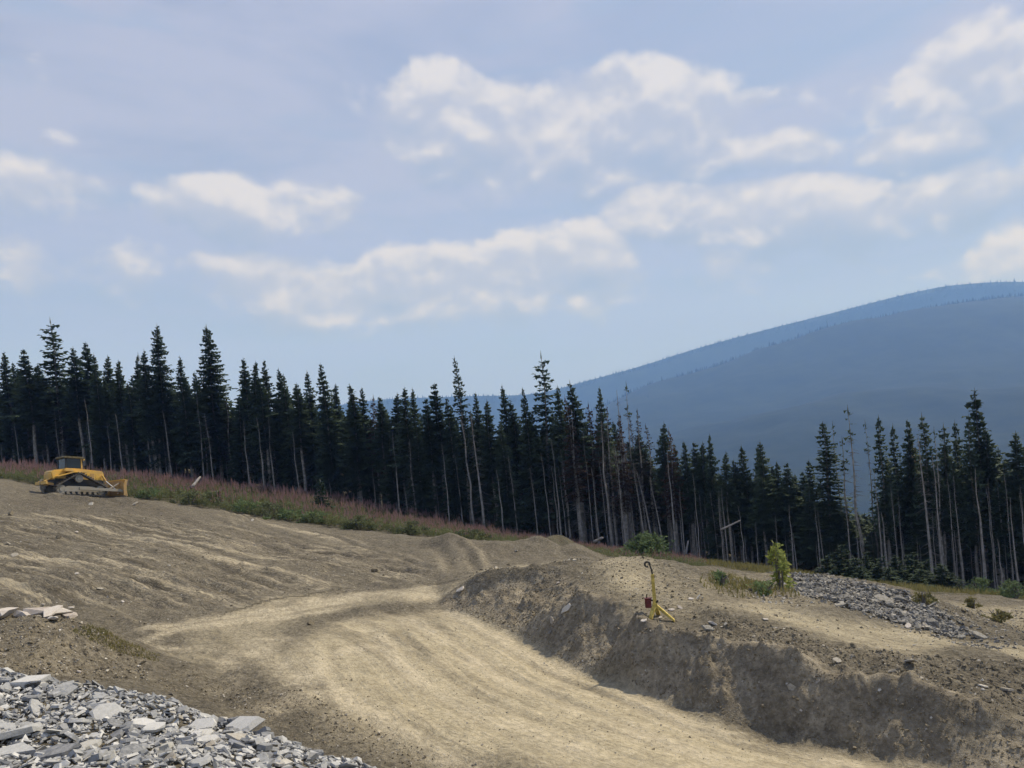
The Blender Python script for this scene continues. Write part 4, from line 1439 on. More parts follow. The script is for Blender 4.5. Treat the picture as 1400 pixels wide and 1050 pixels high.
GP = []
for px, py, w, n, h in [(125, 866, .35, 220, .07), (145, 872, .35, 220, .07), (165, 878, .35, 220, .07), (185, 888, .35, 220, .06), (200, 896, .3, 140, .05)]:
    q = hit(px, py, 12)
    grass_patch(q.x, q.y, w, w, n, h)
for px, Y in [(1090, 40), (1110, 38), (1125, 42), (1075, 44), (1050, 46), (1000, 47), (960, 49), (1030, 50), (940, 52), (1100, 47), (1320, 44), (1350, 44), (1290, 41), (1230, 40), (1180, 40)]:
    x = P(px, 760, Y).x
    grass_patch(x, Y, 2.0, 2.2, 620, .35)
for px, py in [(1000, 806), (1030, 800), (1050, 806), (1010, 795)]:
    q = hit(px, py, 15)
    grass_patch(q.x, q.y, .7, .9, 200, .16)
gp = np.array(GP)
gzv = base_height(gp[:, 0], gp[:, 1]) + detail(gp[:, 0], gp[:, 1])
for (x, y, h), z in zip(GP, gzv):
    a = random.uniform(0, 6.28)
    w = .012 + h * .05
    k = len(gvv)
    gvv += [(x - w * math.cos(a), y - w * math.sin(a), z - .02), (x + w * math.cos(a), y + w * math.sin(a), z - .02), (x + random.uniform(-.5, .5) * h, y + random.uniform(-.5, .5) * h, z + h)]
    gff.append((k, k + 1, k + 2))
tag(new_obj('grass', mesh_np('grass', gvv, gff, [GRASS])), 'tufts of yellowish grass on the banks and at the forest foot', 'grass', kind='stuff')
# ------------------------------------------------------------------ stone
def rock_mat(name, stops, rough=.85, bump=.5):
    m = Mat(name, rough, .25)
    oc = m.objco()
    base = m.ramp(m.rnd(), stops)
    n1 = m.noise(5.0, 6.0, .65, oc)
    n2 = m.noise(28.0, 4.0, .6, oc)
    c = m.mix(m.ss(n1, .3, .7, 0, .55), base, m.mix(.5, base, (.75, .74, .72)))
    c = m.mix(m.ss(n2, .45, .75, 0, .4), c, (.10, .10, .10))
    m.color(c)
    m.bump(n2, bump, .012)
    return m.m


SLATE = rock_mat('slate', [(0, (.075, .08, .095)), (.15, (.14, .148, .16)), (.38, (.26, .266, .272)), (.62, (.37, .373, .37)), (.86, (.52, .515, .50)), (.94, (.36, .345, .30)), (.97, (.30, .27, .225)), (1, (.13, .14, .155))])
FIELD = rock_mat('field_stone', [(0, (.17, .145, .105)), (.4, (.25, .215, .16)), (.75, (.34, .30, .23)), (.92, (.50, .46, .39)), (1, (.24, .20, .14))])
DARKROCK = rock_mat('dark_rubble', [(0, (.045, .043, .04)), (.4, (.10, .092, .077)), (.7, (.165, .15, .122)), (.92, (.29, .262, .21)), (1, (.16, .13, .095))])
PALE_ROCK = rock_mat('pale_rock', [(0, (.33, .28, .24)), (.5, (.43, .375, .325)), (1, (.52, .475, .425))])
CLOD = simple_mat('clod', (.20, .172, .125), .98, .05, .35, 9.0, 0, .5)


def rock_shape(seed, flat, angular=True):
    r = random.Random(seed)
    bm = bmesh.new()
    if angular:      # split slab: two irregular polygons with broken edges
        n = r.randint(4, 7)
        a0 = r.uniform(0, 6.28)
        el = r.uniform(.55, 1.0)
        pts = [(math.cos(a0 + 6.283 * (k + r.uniform(-.3, .3)) / n) * r.uniform(.75, 1.05), el * math.sin(a0 + 6.283 * (k + r.uniform(-.3, .3)) / n) * r.uniform(.75, 1.05)) for k in range(n)]
        tx, ty = r.uniform(-.25, .25), r.uniform(-.25, .25)
        for x, y in pts:
            s = r.uniform(.8, 1.0)
            bm.verts.new((x * s + r.uniform(-.06, .06), y * s + r.uniform(-.06, .06), flat * (1 + tx * x + ty * y) * r.uniform(.85, 1.1)))
            bm.verts.new((x + r.uniform(-.1, .1), y + r.uniform(-.1, .1), -flat * r.uniform(.6, 1.1)))
            if r.random() < .5:
                bm.verts.new((x * 1.06, y * 1.06, flat * r.uniform(-.3, .5)))
    else:
        for k in range(15):
            v = Vector((r.gauss(0, 1), r.gauss(0, 1), r.gauss(0, 1))).normalized() * r.uniform(.8, 1.05)
            bm.verts.new((v.x, v.y * r.uniform(.75, 1), v.z * flat))
    bmesh.ops.convex_hull(bm, input=bm.verts)
    for v in [v for v in bm.verts if not v.link_faces]:
        bm.verts.remove(v)
    bmesh.ops.triangulate(bm, faces=bm.faces)
    bmesh.ops.recalc_face_normals(bm, faces=bm.faces)
    bm.verts.index_update()
    va = np.array([tuple(v.co) for v in bm.verts])
    fa = np.array([[v.index for v in f.verts] for f in bm.faces])
    bm.free()
    return va, fa


SLABS = [rock_shape(i, random.Random(i).uniform(.06, .20)) for i in range(22)]
LUMPS = [rock_shape(100 + i, random.Random(i).uniform(.5, .8), False) for i in range(10)]


def chip_shape(seed):
    r = random.Random(seed)
    fl = r.uniform(.08, .3)
    n = r.randint(3, 5)
    bm = bmesh.new()
    a0 = r.uniform(0, 6.28)
    for k in range(n):
        a = a0 + 6.283 * (k + r.uniform(-.3, .3)) / n
        x, y = math.cos(a) * r.uniform(.7, 1.05), math.sin(a) * r.uniform(.45, 1.0)
        bm.verts.new((x * .9, y * .9, fl * r.uniform(.6, 1.2)))
        bm.verts.new((x, y, -fl * r.uniform(.6, 1.1)))
    return hull_np(bm)


def clod_shape(seed):
    r = random.Random(seed)
    bm = bmesh.new()
    for k in range(8):
        w = Vector((r.gauss(0, 1), r.gauss(0, 1), r.gauss(0, 1))).normalized() * r.uniform(.8, 1.1)
        bm.verts.new((w.x, w.y, w.z * .7))
    return hull_np(bm)


def hull_np(bm):
    bmesh.ops.convex_hull(bm, input=bm.verts)
    for w in [w for w in bm.verts if not w.link_faces]:
        bm.verts.remove(w)
    bmesh.ops.triangulate(bm, faces=bm.faces)
    bmesh.ops.recalc_face_normals(bm, faces=bm.faces)
    bm.verts.index_update()
    va = np.array([tuple(w.co) for w in bm.verts])
    fa = np.array([[w.index for w in f.verts] for f in bm.faces])
    bm.free()
    return va, fa


CHIPS = [chip_shape(i) for i in range(24)]
CLODS = [clod_shape(50 + i) for i in range(12)]


def normal_at(x, y, e=.15):
    zx = (base_height(x + e, y) - base_height(x - e, y)) / (2 * e)
    zy = (base_height(x, y + e) - base_height(x, y - e)) / (2 * e)
    return np.stack([-zx, -zy, np.ones_like(zx)], -1)


def scatter(xs, ys, sizes, shapes, mat, name, tilt=.35, lift=.25, parent=None, zoff=None):
    """loose stones joined into one mass"""
    zs = height(xs, ys)
    nm = normal_at(xs, ys)
    V, F = [], []
    o = 0
    for i in range(len(xs)):
        va, fa = shapes[RNG.integers(len(shapes))]
        nz = Vector(nm[i]).normalized()
        q = nz.to_track_quat('Z', 'Y').to_matrix() @ Euler((RNG.normal(0, tilt), RNG.normal(0, tilt), RNG.uniform(0, 6.28))).to_matrix()
        m = np.array(q) * sizes[i]
        z = zs[i] + sizes[i] * lift * .5 + (0 if zoff is None else zoff[i])
        V.append(va @ m.T + (xs[i], ys[i], z))
        F.append(fa + o)
        o += len(va)
    ob = new_obj(name, mesh_np(name, np.vstack(V), np.vstack(F), [mat]), parent)
    return ob


def stone_objs(xs, ys, sizes, shapes, mat, name, parent, tilt=.3, lift=.3, zoff=None):
    """each stone an object of its own, sharing mesh data"""
    key = (name, mat.name, id(shapes))
    if key not in STONE_ME:
        STONE_ME[key] = [mesh_np(name, va, fa, [mat]) for va, fa in shapes]
    mes = STONE_ME[key]
    zs = height(xs, ys)
    nm = normal_at(xs, ys)
    base = parent.location if parent is not None else Vector((0, 0, 0))
    for i in range(len(xs)):
        o = new_obj(name, mes[RNG.integers(len(mes))], parent)
        nz = Vector(nm[i]).normalized()
        o.rotation_euler = (nz.to_track_quat('Z', 'Y').to_matrix() @ Euler((RNG.normal(0, tilt), RNG.normal(0, tilt), RNG.uniform(0, 6.28))).to_matrix()).to_euler()
        o.scale = (sizes[i], sizes[i] * RNG.uniform(.8, 1.1), sizes[i] * RNG.uniform(.8, 1.25))
        o.location = Vector((xs[i], ys[i], zs[i] + sizes[i] * lift * .5 + (0 if zoff is None else zoff[i]))) - base


STONE_ME = {}


def sample_px(poly, n, ymin=5.0, ymax=40.0, dens_world=True):
    """points on the ground seen inside a pixel polygon, spread evenly over the ground"""
    wp = [hit_base(px, py, ymin, ymax) for px, py in poly]
    return sample_plan(wp, n)


def sample_plan(wp, n):
    wx, wy = [p[0] for p in wp], [p[1] for p in wp]
    X, Y = [], []
    while len(X) < n:
        x, y = RNG.uniform(min(wx), max(wx), 4 * n), RNG.uniform(min(wy), max(wy), 4 * n)
        ins = np.zeros(len(x), bool)
        for i in range(len(wp)):
            (xa, ya), (xb, yb) = wp[i], wp[(i + 1) % len(wp)]
            ins ^= ((ya > y) != (yb > y)) & (x < (xb - xa) * (y - ya) / (yb - ya + 1e-12) + xa)
        X += list(x[ins])
        Y += list(y[ins])
    return np.array(X[:n]), np.array(Y[:n])


# ---- the slate heap in front
heap = new_obj('slate_heap', None)
heap.location = (-4, 7, 2.0)
tag(heap, 'heap of loose grey slate slabs and chips in the near corner', 'rock heap')
hp_plan = [(-9.5, 11.1), (-6.9, 10.75), (-5.7, 10.4), (-4.7, 9.95), (-3.75, 9.5), (-3.2, 9.15), (-2.8, 8.75), (-2.1, 8.15), (-1.45, 7.75), (-.75, 7.2), (-.6, 5.9), (-1.6, 5.2), (-6, 5.2), (-9.5, 6.5)]
x, y = sample_plan(hp_plan, 17000)
ob = scatter(x, y, np.minimum(.10, .018 + RNG.exponential(.019, len(x))), CHIPS, SLATE, 'slate_chips', .38, .6, heap, RNG.uniform(-.01, .05, len(x)))
ob.location = -heap.location
ob['kind'] = 'stuff'
x, y = sample_plan(hp_plan, 285)
sz = np.minimum(.18, .058 + RNG.exponential(.028, len(x)))
stone_objs(x, y, sz, SLABS, SLATE, 'slab', heap, .28, .5, RNG.uniform(.0, .05, len(x)))
for px, py, Y, s, sh, rz, tilt in [(75, 1046, 6.95, .34, 3, .3, (.15, -.1)), (20, 1012, 7.7, .36, 5, 1.2, (-.25, .1)), (18, 1035, 7.2, .30, 10, .4, (.1, 0)), (110, 990, 8.2, .30, 8, 2.2, (.3, .25)), (118, 1022, 7.5, .22, 16, 1.0, (.1, 0)), (148, 980, 8.5, .26, 11, .7, (.55, .1)), (278, 1002, 8.5, .24, 13, .2, (.35, -.15)), (322, 988, 8.75, .22, 24, 2.0, (0, .1)), (333, 1002, 8.55, .30, 15, .5, (.2, -.3)), (335, 1035, 7.9, .24, 17, 1.5, (.5, .3)), (40, 945, 9.9, .32, 2, .2, (.1, .1)), (90, 955, 9.6, .26, 4, 1.0, (.2, -.1)), (430, 1036, 7.95, .17, 25, 1.0, (0, 0)), (195, 992, 8.4, .20, 12, .4, (.15, .3)), (285, 1025, 7.9, .20, 9, .9, (.15, .1))]:
    p = P(px, py, Y)
    va, fa = (SLABS + LUMPS)[sh]
    o = new_obj('slab', mesh_np('slab', va, fa, [SLATE]), heap)
    s *= .72
    o.scale = (s, s, s * 1.1)
    o.rotation_euler = (tilt[0], tilt[1], rz)
    o.location = Vector((p.x, p.y, gz(p.x, p.y) + .05 + s * .14)) - heap.location

# ---- pale boulders along the top of the dirt mound
for i, (px, py, Y, s, sy, sz_) in enumerate([(8, 849, 15.9, .42, .7, .5), (30, 849, 15.9, .30, .8, .5), (50, 846, 16.0, .38, .6, .55), (70, 846, 16.0, .36, .7, .6), (84, 842, 16.1, .22, .9, 1.2), (95, 852, 16.2, .25, .8, .6), (103, 840, 16.8, .15, .9, .8), (75, 858, 15.8, .25, .6, .4), (-25, 850, 15.9, .35, .7, .5)]):
    p = P(px, py, Y)
    va, fa = LUMPS[i % len(LUMPS)]
    o = new_obj('stone', mesh_np('stone', va, fa, [PALE_ROCK]), ground)
    sz_ *= .95
    o.scale = (s * 1.15, s * sy, s * sz_)
    o.rotation_euler = (random.uniform(-.3, .3), random.uniform(-.3, .3), random.uniform(0, 3))
    o.location = (p.x, p.y, gz(p.x, p.y) + s * sz_ * .35)

# ---- single stones lying about that catch the eye
for px, py, s, mt in [(105, 728, .18, PALE_ROCK), (80, 736, .2, CLOD), (15, 704, .25, CLOD), (105, 785, .13, PALE_ROCK), (138, 806, .13, FIELD), (168, 824, .11, PALE_ROCK), (60, 828, .12, FIELD), (98, 832, .12, PALE_ROCK), (20, 760, .16, FIELD), (55, 722, .16, FIELD), (108, 920, .11, PALE_ROCK), (190, 912, .06, PALE_ROCK), (235, 950, .07, FIELD), (12, 744, .15, FIELD),
                      (630, 808, .2, PALE_ROCK), (763, 798, .08, PALE_ROCK), (775, 835, .18, FIELD), (755, 852, .13, FIELD), (752, 866, .1, DARKROCK), (880, 850, .10, PALE_ROCK), (903, 845, .09, PALE_ROCK), (918, 835, .10, PALE_ROCK), (930, 832, .10, PALE_ROCK), (945, 820, .12, PALE_ROCK), (955, 818, .1, FIELD), (968, 862, .16, DARKROCK), (975, 855, .14, PALE_ROCK), (1046, 848, .1, PALE_ROCK), (1220, 921, .13, FIELD), (1245, 907, .14, FIELD), (1377, 947, .13, FIELD), (1382, 1000, .07, PALE_ROCK), (1354, 1013, .06, FIELD), (1118, 933, .07, FIELD), (1095, 974, .05, PALE_ROCK), (1242, 858, .14, PALE_ROCK), (1190, 821, .14, PALE_ROCK), (1024, 793, .12, PALE_ROCK), (1258, 930, .1, FIELD), (1345, 952, .1, FIELD), (1145, 905, .1, FIELD), (1340, 873, .2, DARKROCK), (983, 761, .25, PALE_ROCK), (706, 754, .15, PALE_ROCK), (1082, 942, .09, DARKROCK), (402, 1018, .04, PALE_ROCK), (560, 985, .04, FIELD), (345, 712, .18, FIELD), (185, 690, .3, FIELD), (512, 782, .2, CLOD), (425, 854, .12, CLOD), (125, 690, .22, FIELD)]:
    q = hit(px, py, 11.5)
    stone_objs(np.array([q.x]), np.array([q.y]), np.array([s * (.72 if mt is PALE_ROCK else .9)]), LUMPS if mt in (CLOD,) else SLABS[4:], mt, 'stone', ground, .3, .6)

# ---- rubble bank on the right
bank = new_obj('rubble_bank', None)
bank.location = P(1180, 820, 18)
tag(bank, 'bank of dark grey broken rubble below the row of young spruces', 'rubble')
rub = [(1085, 789), (1170, 799), (1240, 815), (1290, 843), (1335, 875), (1290, 873), (1200, 850), (1140, 828), (1090, 815)]
rub_plan = [hit_base(px, py, 14) for px, py in rub]
x, y = sample_plan(rub_plan, 4200)
ob = scatter(x, y, RNG.uniform(.025, .085, len(x)), CHIPS + CLODS, DARKROCK, 'rubble_chips', .5, .6, bank, RNG.uniform(0, .04, len(x)))
ob.location = -Vector(bank.location)
ob['kind'] = 'stuff'
cx0, cy0 = sum(p[0] for p in rub_plan) / len(rub_plan), sum(p[1] for p in rub_plan) / len(rub_plan)
x, y = sample_plan([(cx0 + (a - cx0) * 1.35, cy0 + (b - cy0) * 1.5) for a, b in rub_plan], 1100)
ob = scatter(x, y, RNG.uniform(.015, .06, len(x)), CHIPS + CLODS, DARKROCK, 'rubble_fringe', .5, .5, bank)
ob.location = -Vector(bank.location)
ob['kind'] = 'stuff'
x, y = sample_plan(rub_plan, 130)
stone_objs(x, y, np.minimum(.24, .08 + RNG.exponential(.04, len(x))), SLABS + LUMPS, DARKROCK, 'stone', bank, .45, .5)

# ---- gravel and clods on the earth
gx, gy, gs, cx_, cy_, cs_ = [], [], [], [], [], []
for poly, n, nc, smin, smax, ymin in [
    ([(600, 830), (660, 792), (765, 778), (800, 815), (870, 850), (1000, 882), (1150, 920), (1290, 952), (1400, 980), (1400, 1049), (1300, 1049), (1060, 1008), (960, 977), (800, 922), (700, 866)], 500, 9000, .006, .024, 9),
    ([(960, 868), (1100, 900), (1290, 945), (1400, 972), (1400, 905), (1250, 900), (1150, 884), (1050, 856), (975, 842)], 420, 2200, .009, .032, 9),
    ([(975, 840), (1050, 853), (1250, 897), (1400, 900), (1400, 885), (1330, 880), (1200, 856), (1090, 837), (1000, 818)], 220, 150, .010, .03, 11),
    ([(800, 765), (900, 760), (950, 790), (975, 835), (900, 852), (840, 822), (790, 800)], 420, 1200, .008, .03, 13),
    ([(0, 925), (0, 850), (100, 850), (195, 893), (205, 935), (100, 930)], 700, 1500, .009, .035, 11),
    ([(205, 940), (300, 965), (420, 1020), (520, 1049), (640, 1049), (500, 985), (400, 940), (240, 905)], 420, 1500, .007, .025, 8),
    ([(420, 880), (600, 840), (800, 930), (1200, 1045), (640, 1049), (430, 960)], 1500, 500, .006, .018, 8),
    ([(0, 690), (110, 690), (350, 725), (600, 780), (590, 800), (300, 830), (200, 870), (100, 835), (0, 830)], 2200, 2600, .010, .036, 18),
    ([(985, 785), (1085, 790), (1090, 815), (1140, 828), (1090, 835), (1000, 815)], 400, 150, .015, .05, 15),
    ([(1250, 818), (1400, 832), (1400, 878), (1340, 872)], 500, 200, .015, .05, 15),
    ([(640, 790), (770, 772), (800, 766), (700, 774), (650, 778)], 200, 300, .02, .06, 20)]:
    wp = [hit_base(px, py, ymin, 60) for px, py in poly]
    x, y = sample_plan(wp, n)
    gx.append(x); gy.append(y); gs.append(np.minimum(smax * 1.8, smin + RNG.exponential((smax - smin) * .4, n)))
    x, y = sample_plan(wp, nc)
    cx_.append(x); cy_.append(y); cs_.append(np.minimum(smax * 1.8, smin + RNG.exponential((smax - smin) * .45, nc)))
ob = scatter(np.concatenate(gx), np.concatenate(gy), np.concatenate(gs), CHIPS + CLODS, FIELD, 'gravel', .5, .4)
tag(ob, 'loose pale gravel strewn over the bare earth', 'gravel', kind='stuff')
ob = scatter(np.concatenate(cx_), np.concatenate(cy_), np.concatenate(cs_), CLODS, CLOD, 'earth_clods', .6, .3)
tag(ob, 'crumbled brown clods of earth on the berm and slopes', 'soil', kind='stuff')


# ------------------------------------------------------------------ machine parts builder
class MB:
    def __init__(s):
        s.v, s.f = [], []

    def add(s, vs, fs):
        k = len(s.v)
        s.v += [tuple(v) for v in vs]
        s.f += [tuple(i + k for i in f) for f in fs]

    def box(s, x0, x1, y0, y1, z0, z1, rot=None, piv=None):
        vs = [Vector((x, y, z)) for x in (x0, x1) for y in (y0, y1) for z in (z0, z1)]
        if rot is not None:
            pv_ = Vector(piv) if piv else Vector(((x0 + x1) / 2, (y0 + y1) / 2, (z0 + z1) / 2))
            mt = Euler(rot).to_matrix()
            vs = [mt @ (v - pv_) + pv_ for v in vs]
        s.add(vs, [(0, 1, 3, 2), (4, 6, 7, 5), (0, 4, 5, 1), (2, 3, 7, 6), (0, 2, 6, 4), (1, 5, 7, 3)])
        return s

    def prism(s, prof, y0, y1):
        """profile in x,z extruded along y"""
        n = len(prof)
        s.add([(x, y0, z) for x, z in prof] + [(x, y1, z) for x, z in prof],
              [tuple(range(n))[::-1], tuple(range(n, 2 * n))] + [(i, (i + 1) % n, n + (i + 1) % n, n + i) for i in range(n)])
        return s

    def cyl(s, a, b, r, n=16, r2=None):
        a, b = Vector(a), Vector(b)
        d = (b - a).normalized()
        u = d.orthogonal().normalized()
        w = d.cross(u)
        r2 = r if r2 is None else r2
        vs = [a + u * (r * math.cos(6.2832 * k / n)) + w * (r * math.sin(6.2832 * k / n)) for k in range(n)] + [b + u * (r2 * math.cos(6.2832 * k / n)) + w * (r2 * math.sin(6.2832 * k / n)) for k in range(n)]
        s.add(vs, [tuple(range(n))[::-1], tuple(range(n, 2 * n))] + [(i, (i + 1) % n, n + (i + 1) % n, n + i) for i in range(n)])
        return s

    def tube(s, pts, r, n=8):
        for a, b in zip(pts, pts[1:]):
            s.cyl(a, b, r, n)
        return s

    def build(s, name, mat, parent, bevel=0.0):
        bm = bmesh.new()
        vs = [bm.verts.new(v) for v in s.v]
        for f in s.f:
            bm.faces.new([vs[i] for i in f])
        bmesh.ops.recalc_face_normals(bm, faces=bm.faces)
        if bevel:
            es = [e for e in bm.edges if len(e.link_faces) == 2 and e.calc_face_angle(0) > .5]
            bmesh.ops.bevel(bm, geom=es, offset=bevel, segments=2, affect='EDGES', clamp_overlap=True)
        me = bpy.data.meshes.new(name)
        bm.to_mesh(me)
        bm.free()
        me.materials.append(mat)
        return new_obj(name, me, parent)


def paint(name, c, dust=.4, rough=.45):
    m = Mat(name, rough, .4)
    oc = m.objco()
    n1 = m.noise(1.6, 6.0, .65, oc)
    n2 = m.noise(9.0, 5.0, .65, oc)
    col = m.mix(m.ss(n1, .35, .7, 0, dust), c, (.30, .245, .17))
    col = m.mix(m.ss(n2, .60, .72, 0, .55), col, tuple(x * .4 for x in c))
    m.color(col)
    m.bump(n2, .15, .01)
    return m.m


YEL = paint('machine_yellow', (.70, .42, .07), .5)
YEL2 = paint('worn_blade_yellow', (.47, .28, .085), .65, .6)
STEEL = paint('track_steel', (.20, .185, .165), .75, .6)
SHOE = paint('track_shoe_steel', (.055, .052, .05), .35, .5)
MUD = paint('caked_mud', (.30, .285, .25), .5, .9)
BLACK = simple_mat('black_rubber_paint', (.018, .018, .018), .5, .4, .3)
GLASSM = Mat('cab_glass', .06, .5)
GLASSM.b.inputs['Base Color'].default_value = (.03, .045, .06, 1)
GLASSM.b.inputs['Transmission Weight'].default_value = .6
GLASS = GLASSM.m
LAMP = simple_mat('lamp_lens', (.8, .8, .78), .12, .8, .05)

doz = new_obj('bulldozer', None)
q = on(106, 52.4)
doz.location = (q[0], q[1], q[2] + .12)
doz.rotation_euler = Euler((0, R_(6.0), R_(53)))
doz.scale = (.76, .76, .80)
tag(doz, 'yellow crawler bulldozer with raised cab parked at the top of the slope', 'bulldozer')
# crawler tracks (high drive triangle)
WH = [(1.62, .46, .44), (-1.72, .46, .44), (-.25, 1.42, .40)]


def belt_path():
    # outer tangent loop round three wheels, listed counter-clockwise seen from +y side
    c = [(1.62, .46, .46), (-.25, 1.42, .42), (-1.72, .46, .46)]
    pts = []
    for i in range(3):
        (x0, z0, r0), (x1, z1, r1), (x2, z2, r2) = c[i - 1], c[i], c[(i + 1) % 3]
        d0, d1 = Vector((x1 - x0, z1 - z0)).normalized(), Vector((x2 - x1, z2 - z1)).normalized()
        n0, n1 = Vector((d0.y, -d0.x)), Vector((d1.y, -d1.x))
        a0, a1 = math.atan2(n0.y, n0.x), math.atan2(n1.y, n1.x)
        while a1 < a0:
            a1 += 2 * math.pi
        for k in range(9):
            a = a0 + (a1 - a0) * k / 8
            pts.append((x1 + r1 * math.cos(a), z1 + r1 * math.sin(a)))
    return pts


bp = belt_path()
seg = []
for (xa, za), (xb, zb) in zip(bp, bp[1:] + bp[:1]):
    l = math.hypot(xb - xa, zb - za)
    seg.append((xa, za, xb, zb, l))
tot = sum(s[4] for s in seg)
for sy in (-1, 1):
    m = MB()
    nsh = 44
    for k in range(nsh):
        d = tot * k / nsh
        for xa, za, xb, zb, l in seg:
            if d <= l and l > 0:
                break
            d -= l
        t = d / l
        x, z = xa + (xb - xa) * t, za + (zb - za) * t
        an = math.atan2(zb - za, xb - xa)
        m.box(x - tot / nsh * .47, x + tot / nsh * .47, sy * 1.12 - .29, sy * 1.12 + .29, z - .045, z + .045, (0, -an, 0))
        nx, nz_ = math.sin(an), -math.cos(an)
        m.box(x + nx * .085 - .025, x + nx * .085 + .025, sy * 1.12 - .29, sy * 1.12 + .29, z + nz_ * .085 - .05, z + nz_ * .085 + .05, (0, -an, 0))
    tk = m.build('track', SHOE, doz)
    tk['kind'] = 'stuff'
    for (x, z, r), nm in zip(WH, ('idler_wheel', 'idler_wheel', 'drive_sprocket')):
        w = MB().cyl((x, sy * 1.12 - .12, z), (x, sy * 1.12 + .12, z), r - .06, 22).cyl((x, sy * 1.12 - .17, z), (x, sy * 1.12 + .17, z), r * .4, 14)
        w.build(nm, MUD, tk, .015)
    MB().prism([(-1.5, .28), (1.4, .28), (1.5, .55), (.9, .75), (-1.2, .75), (-1.55, .55)], sy * 1.12 - .14, sy * 1.12 + .14).build('roller_frame', MUD, tk, .02)
    for k in range(6):
        MB().cyl((-1.2 + .46 * k, sy * 1.12 - .16, .2), (-1.2 + .46 * k, sy * 1.12 + .16, .2), .13, 12).build('track_roller', STEEL, tk)
# hull, hood, tank, fenders
MB().prism([(-2.1, .75), (1.9, .7), (2.1, 1.0), (2.05, 1.35), (-2.1, 1.45)], -.72, .72).build('hull', BLACK, doz, .04)  # coloured black to paint in the shade under the body
hood = MB().prism([(.15, 1.35), (2.15, 1.28), (2.2, 1.95), (2.05, 2.16), (.15, 2.28)], -.56, .56).build('hood', YEL, doz, .06)
MB().box(2.16, 2.215, -.46, .46, 1.36, 1.90).build('grille', BLACK, hood)
for sy in (-1, 1):
    for k in range(3):
        MB().box(.45 + .5 * k, .83 + .5 * k, sy * .565 - .012, sy * .565 + .012, 1.5, 1.92).build('side_panel', YEL2 if k == 1 else YEL, hood, .01)
MB().prism([(-2.35, 1.30), (-1.15, 1.30), (-1.1, 2.02), (-1.45, 2.16), (-2.2, 2.08), (-2.4, 1.85)], -.8, .8).build('fuel_tank', YEL, doz, .09)
for sy in (-1, 1):
    MB().prism([(-2.05, 1.55), (-.75, 1.98), (.35, 1.98), (.35, 1.90), (-.72, 1.88), (-2.05, 1.46)], sy * 1.02 - .36, sy * 1.02 + .36).build('fender', YEL, doz, .02)
    MB().box(-1.5, -.6, sy * 1.0 - .25, sy * 1.0 + .25, 1.95, 2.15).build('side_tank', YEL, doz, .05)
# cab
cab = MB().box(-1.25, .22, -.78, .78, 1.95, 2.28).build('cab', YEL, doz, .03)
for sx, sy in ((-1.2, -.73), (-1.2, .73), (.15, -.73), (.15, .73)):
    MB().prism([(sx - .05, 2.28), (sx + .06, 2.28), (sx + .06 - .06 * (sx > 0), 3.12), (sx - .05 - .06 * (sx > 0), 3.12)], sy - .05, sy + .05).build('cab_post', YEL if sx > 0 else BLACK, cab)
MB().prism([(-1.42, 3.11), (.34, 3.11), (.34, 3.2), (.2, 3.28), (-1.3, 3.28), (-1.42, 3.2)], -.92, .92).build('roof', simple_mat('faded_roof_paint', (.14, .115, .06), .7, .2, .3), cab, .03)
for sy in (-1, 1):
    MB().box(-1.13, .08, sy * .735 - .008, sy * .735 + .008, 2.30, 3.09).build('window', GLASS, cab)
MB().box(.145, .16, -.66, .66, 2.30, 3.09).build('window', GLASS, cab)
MB().box(-1.21, -1.195, -.66, .66, 2.30, 3.09).build('window', GLASS, cab)
MB().prism([(-.75, 2.2), (-.3, 2.2), (-.3, 2.4), (-.6, 2.45), (-.68, 2.9), (-.8, 2.9)], -.25, .25).build('operator_seat', BLACK, cab, .03)
for sy in (-1, 1):
    lp = MB().box(.2, .36, sy * .78 - .1, sy * .78 + .1, 2.98, 3.14).build('work_lamp', YEL, cab, .02)
    MB().cyl((.36, sy * .78, 3.06), (.375, sy * .78, 3.06), .075, 12).build('lens', LAMP, lp)
# exhaust, pre-cleaner, mirror
MB().cyl((1.35, .22, 2.1), (1.35, .22, 2.75), .075).cyl((1.35, .22, 2.75), (1.42, .22, 2.9), .07).build('exhaust_pipe', BLACK, doz)
MB().cyl((.75, -.2, 2.2), (.75, -.2, 2.42), .07).cyl((.75, -.2, 2.42), (.75, -.2, 2.60), .14).build('air_cleaner', BLACK, doz)
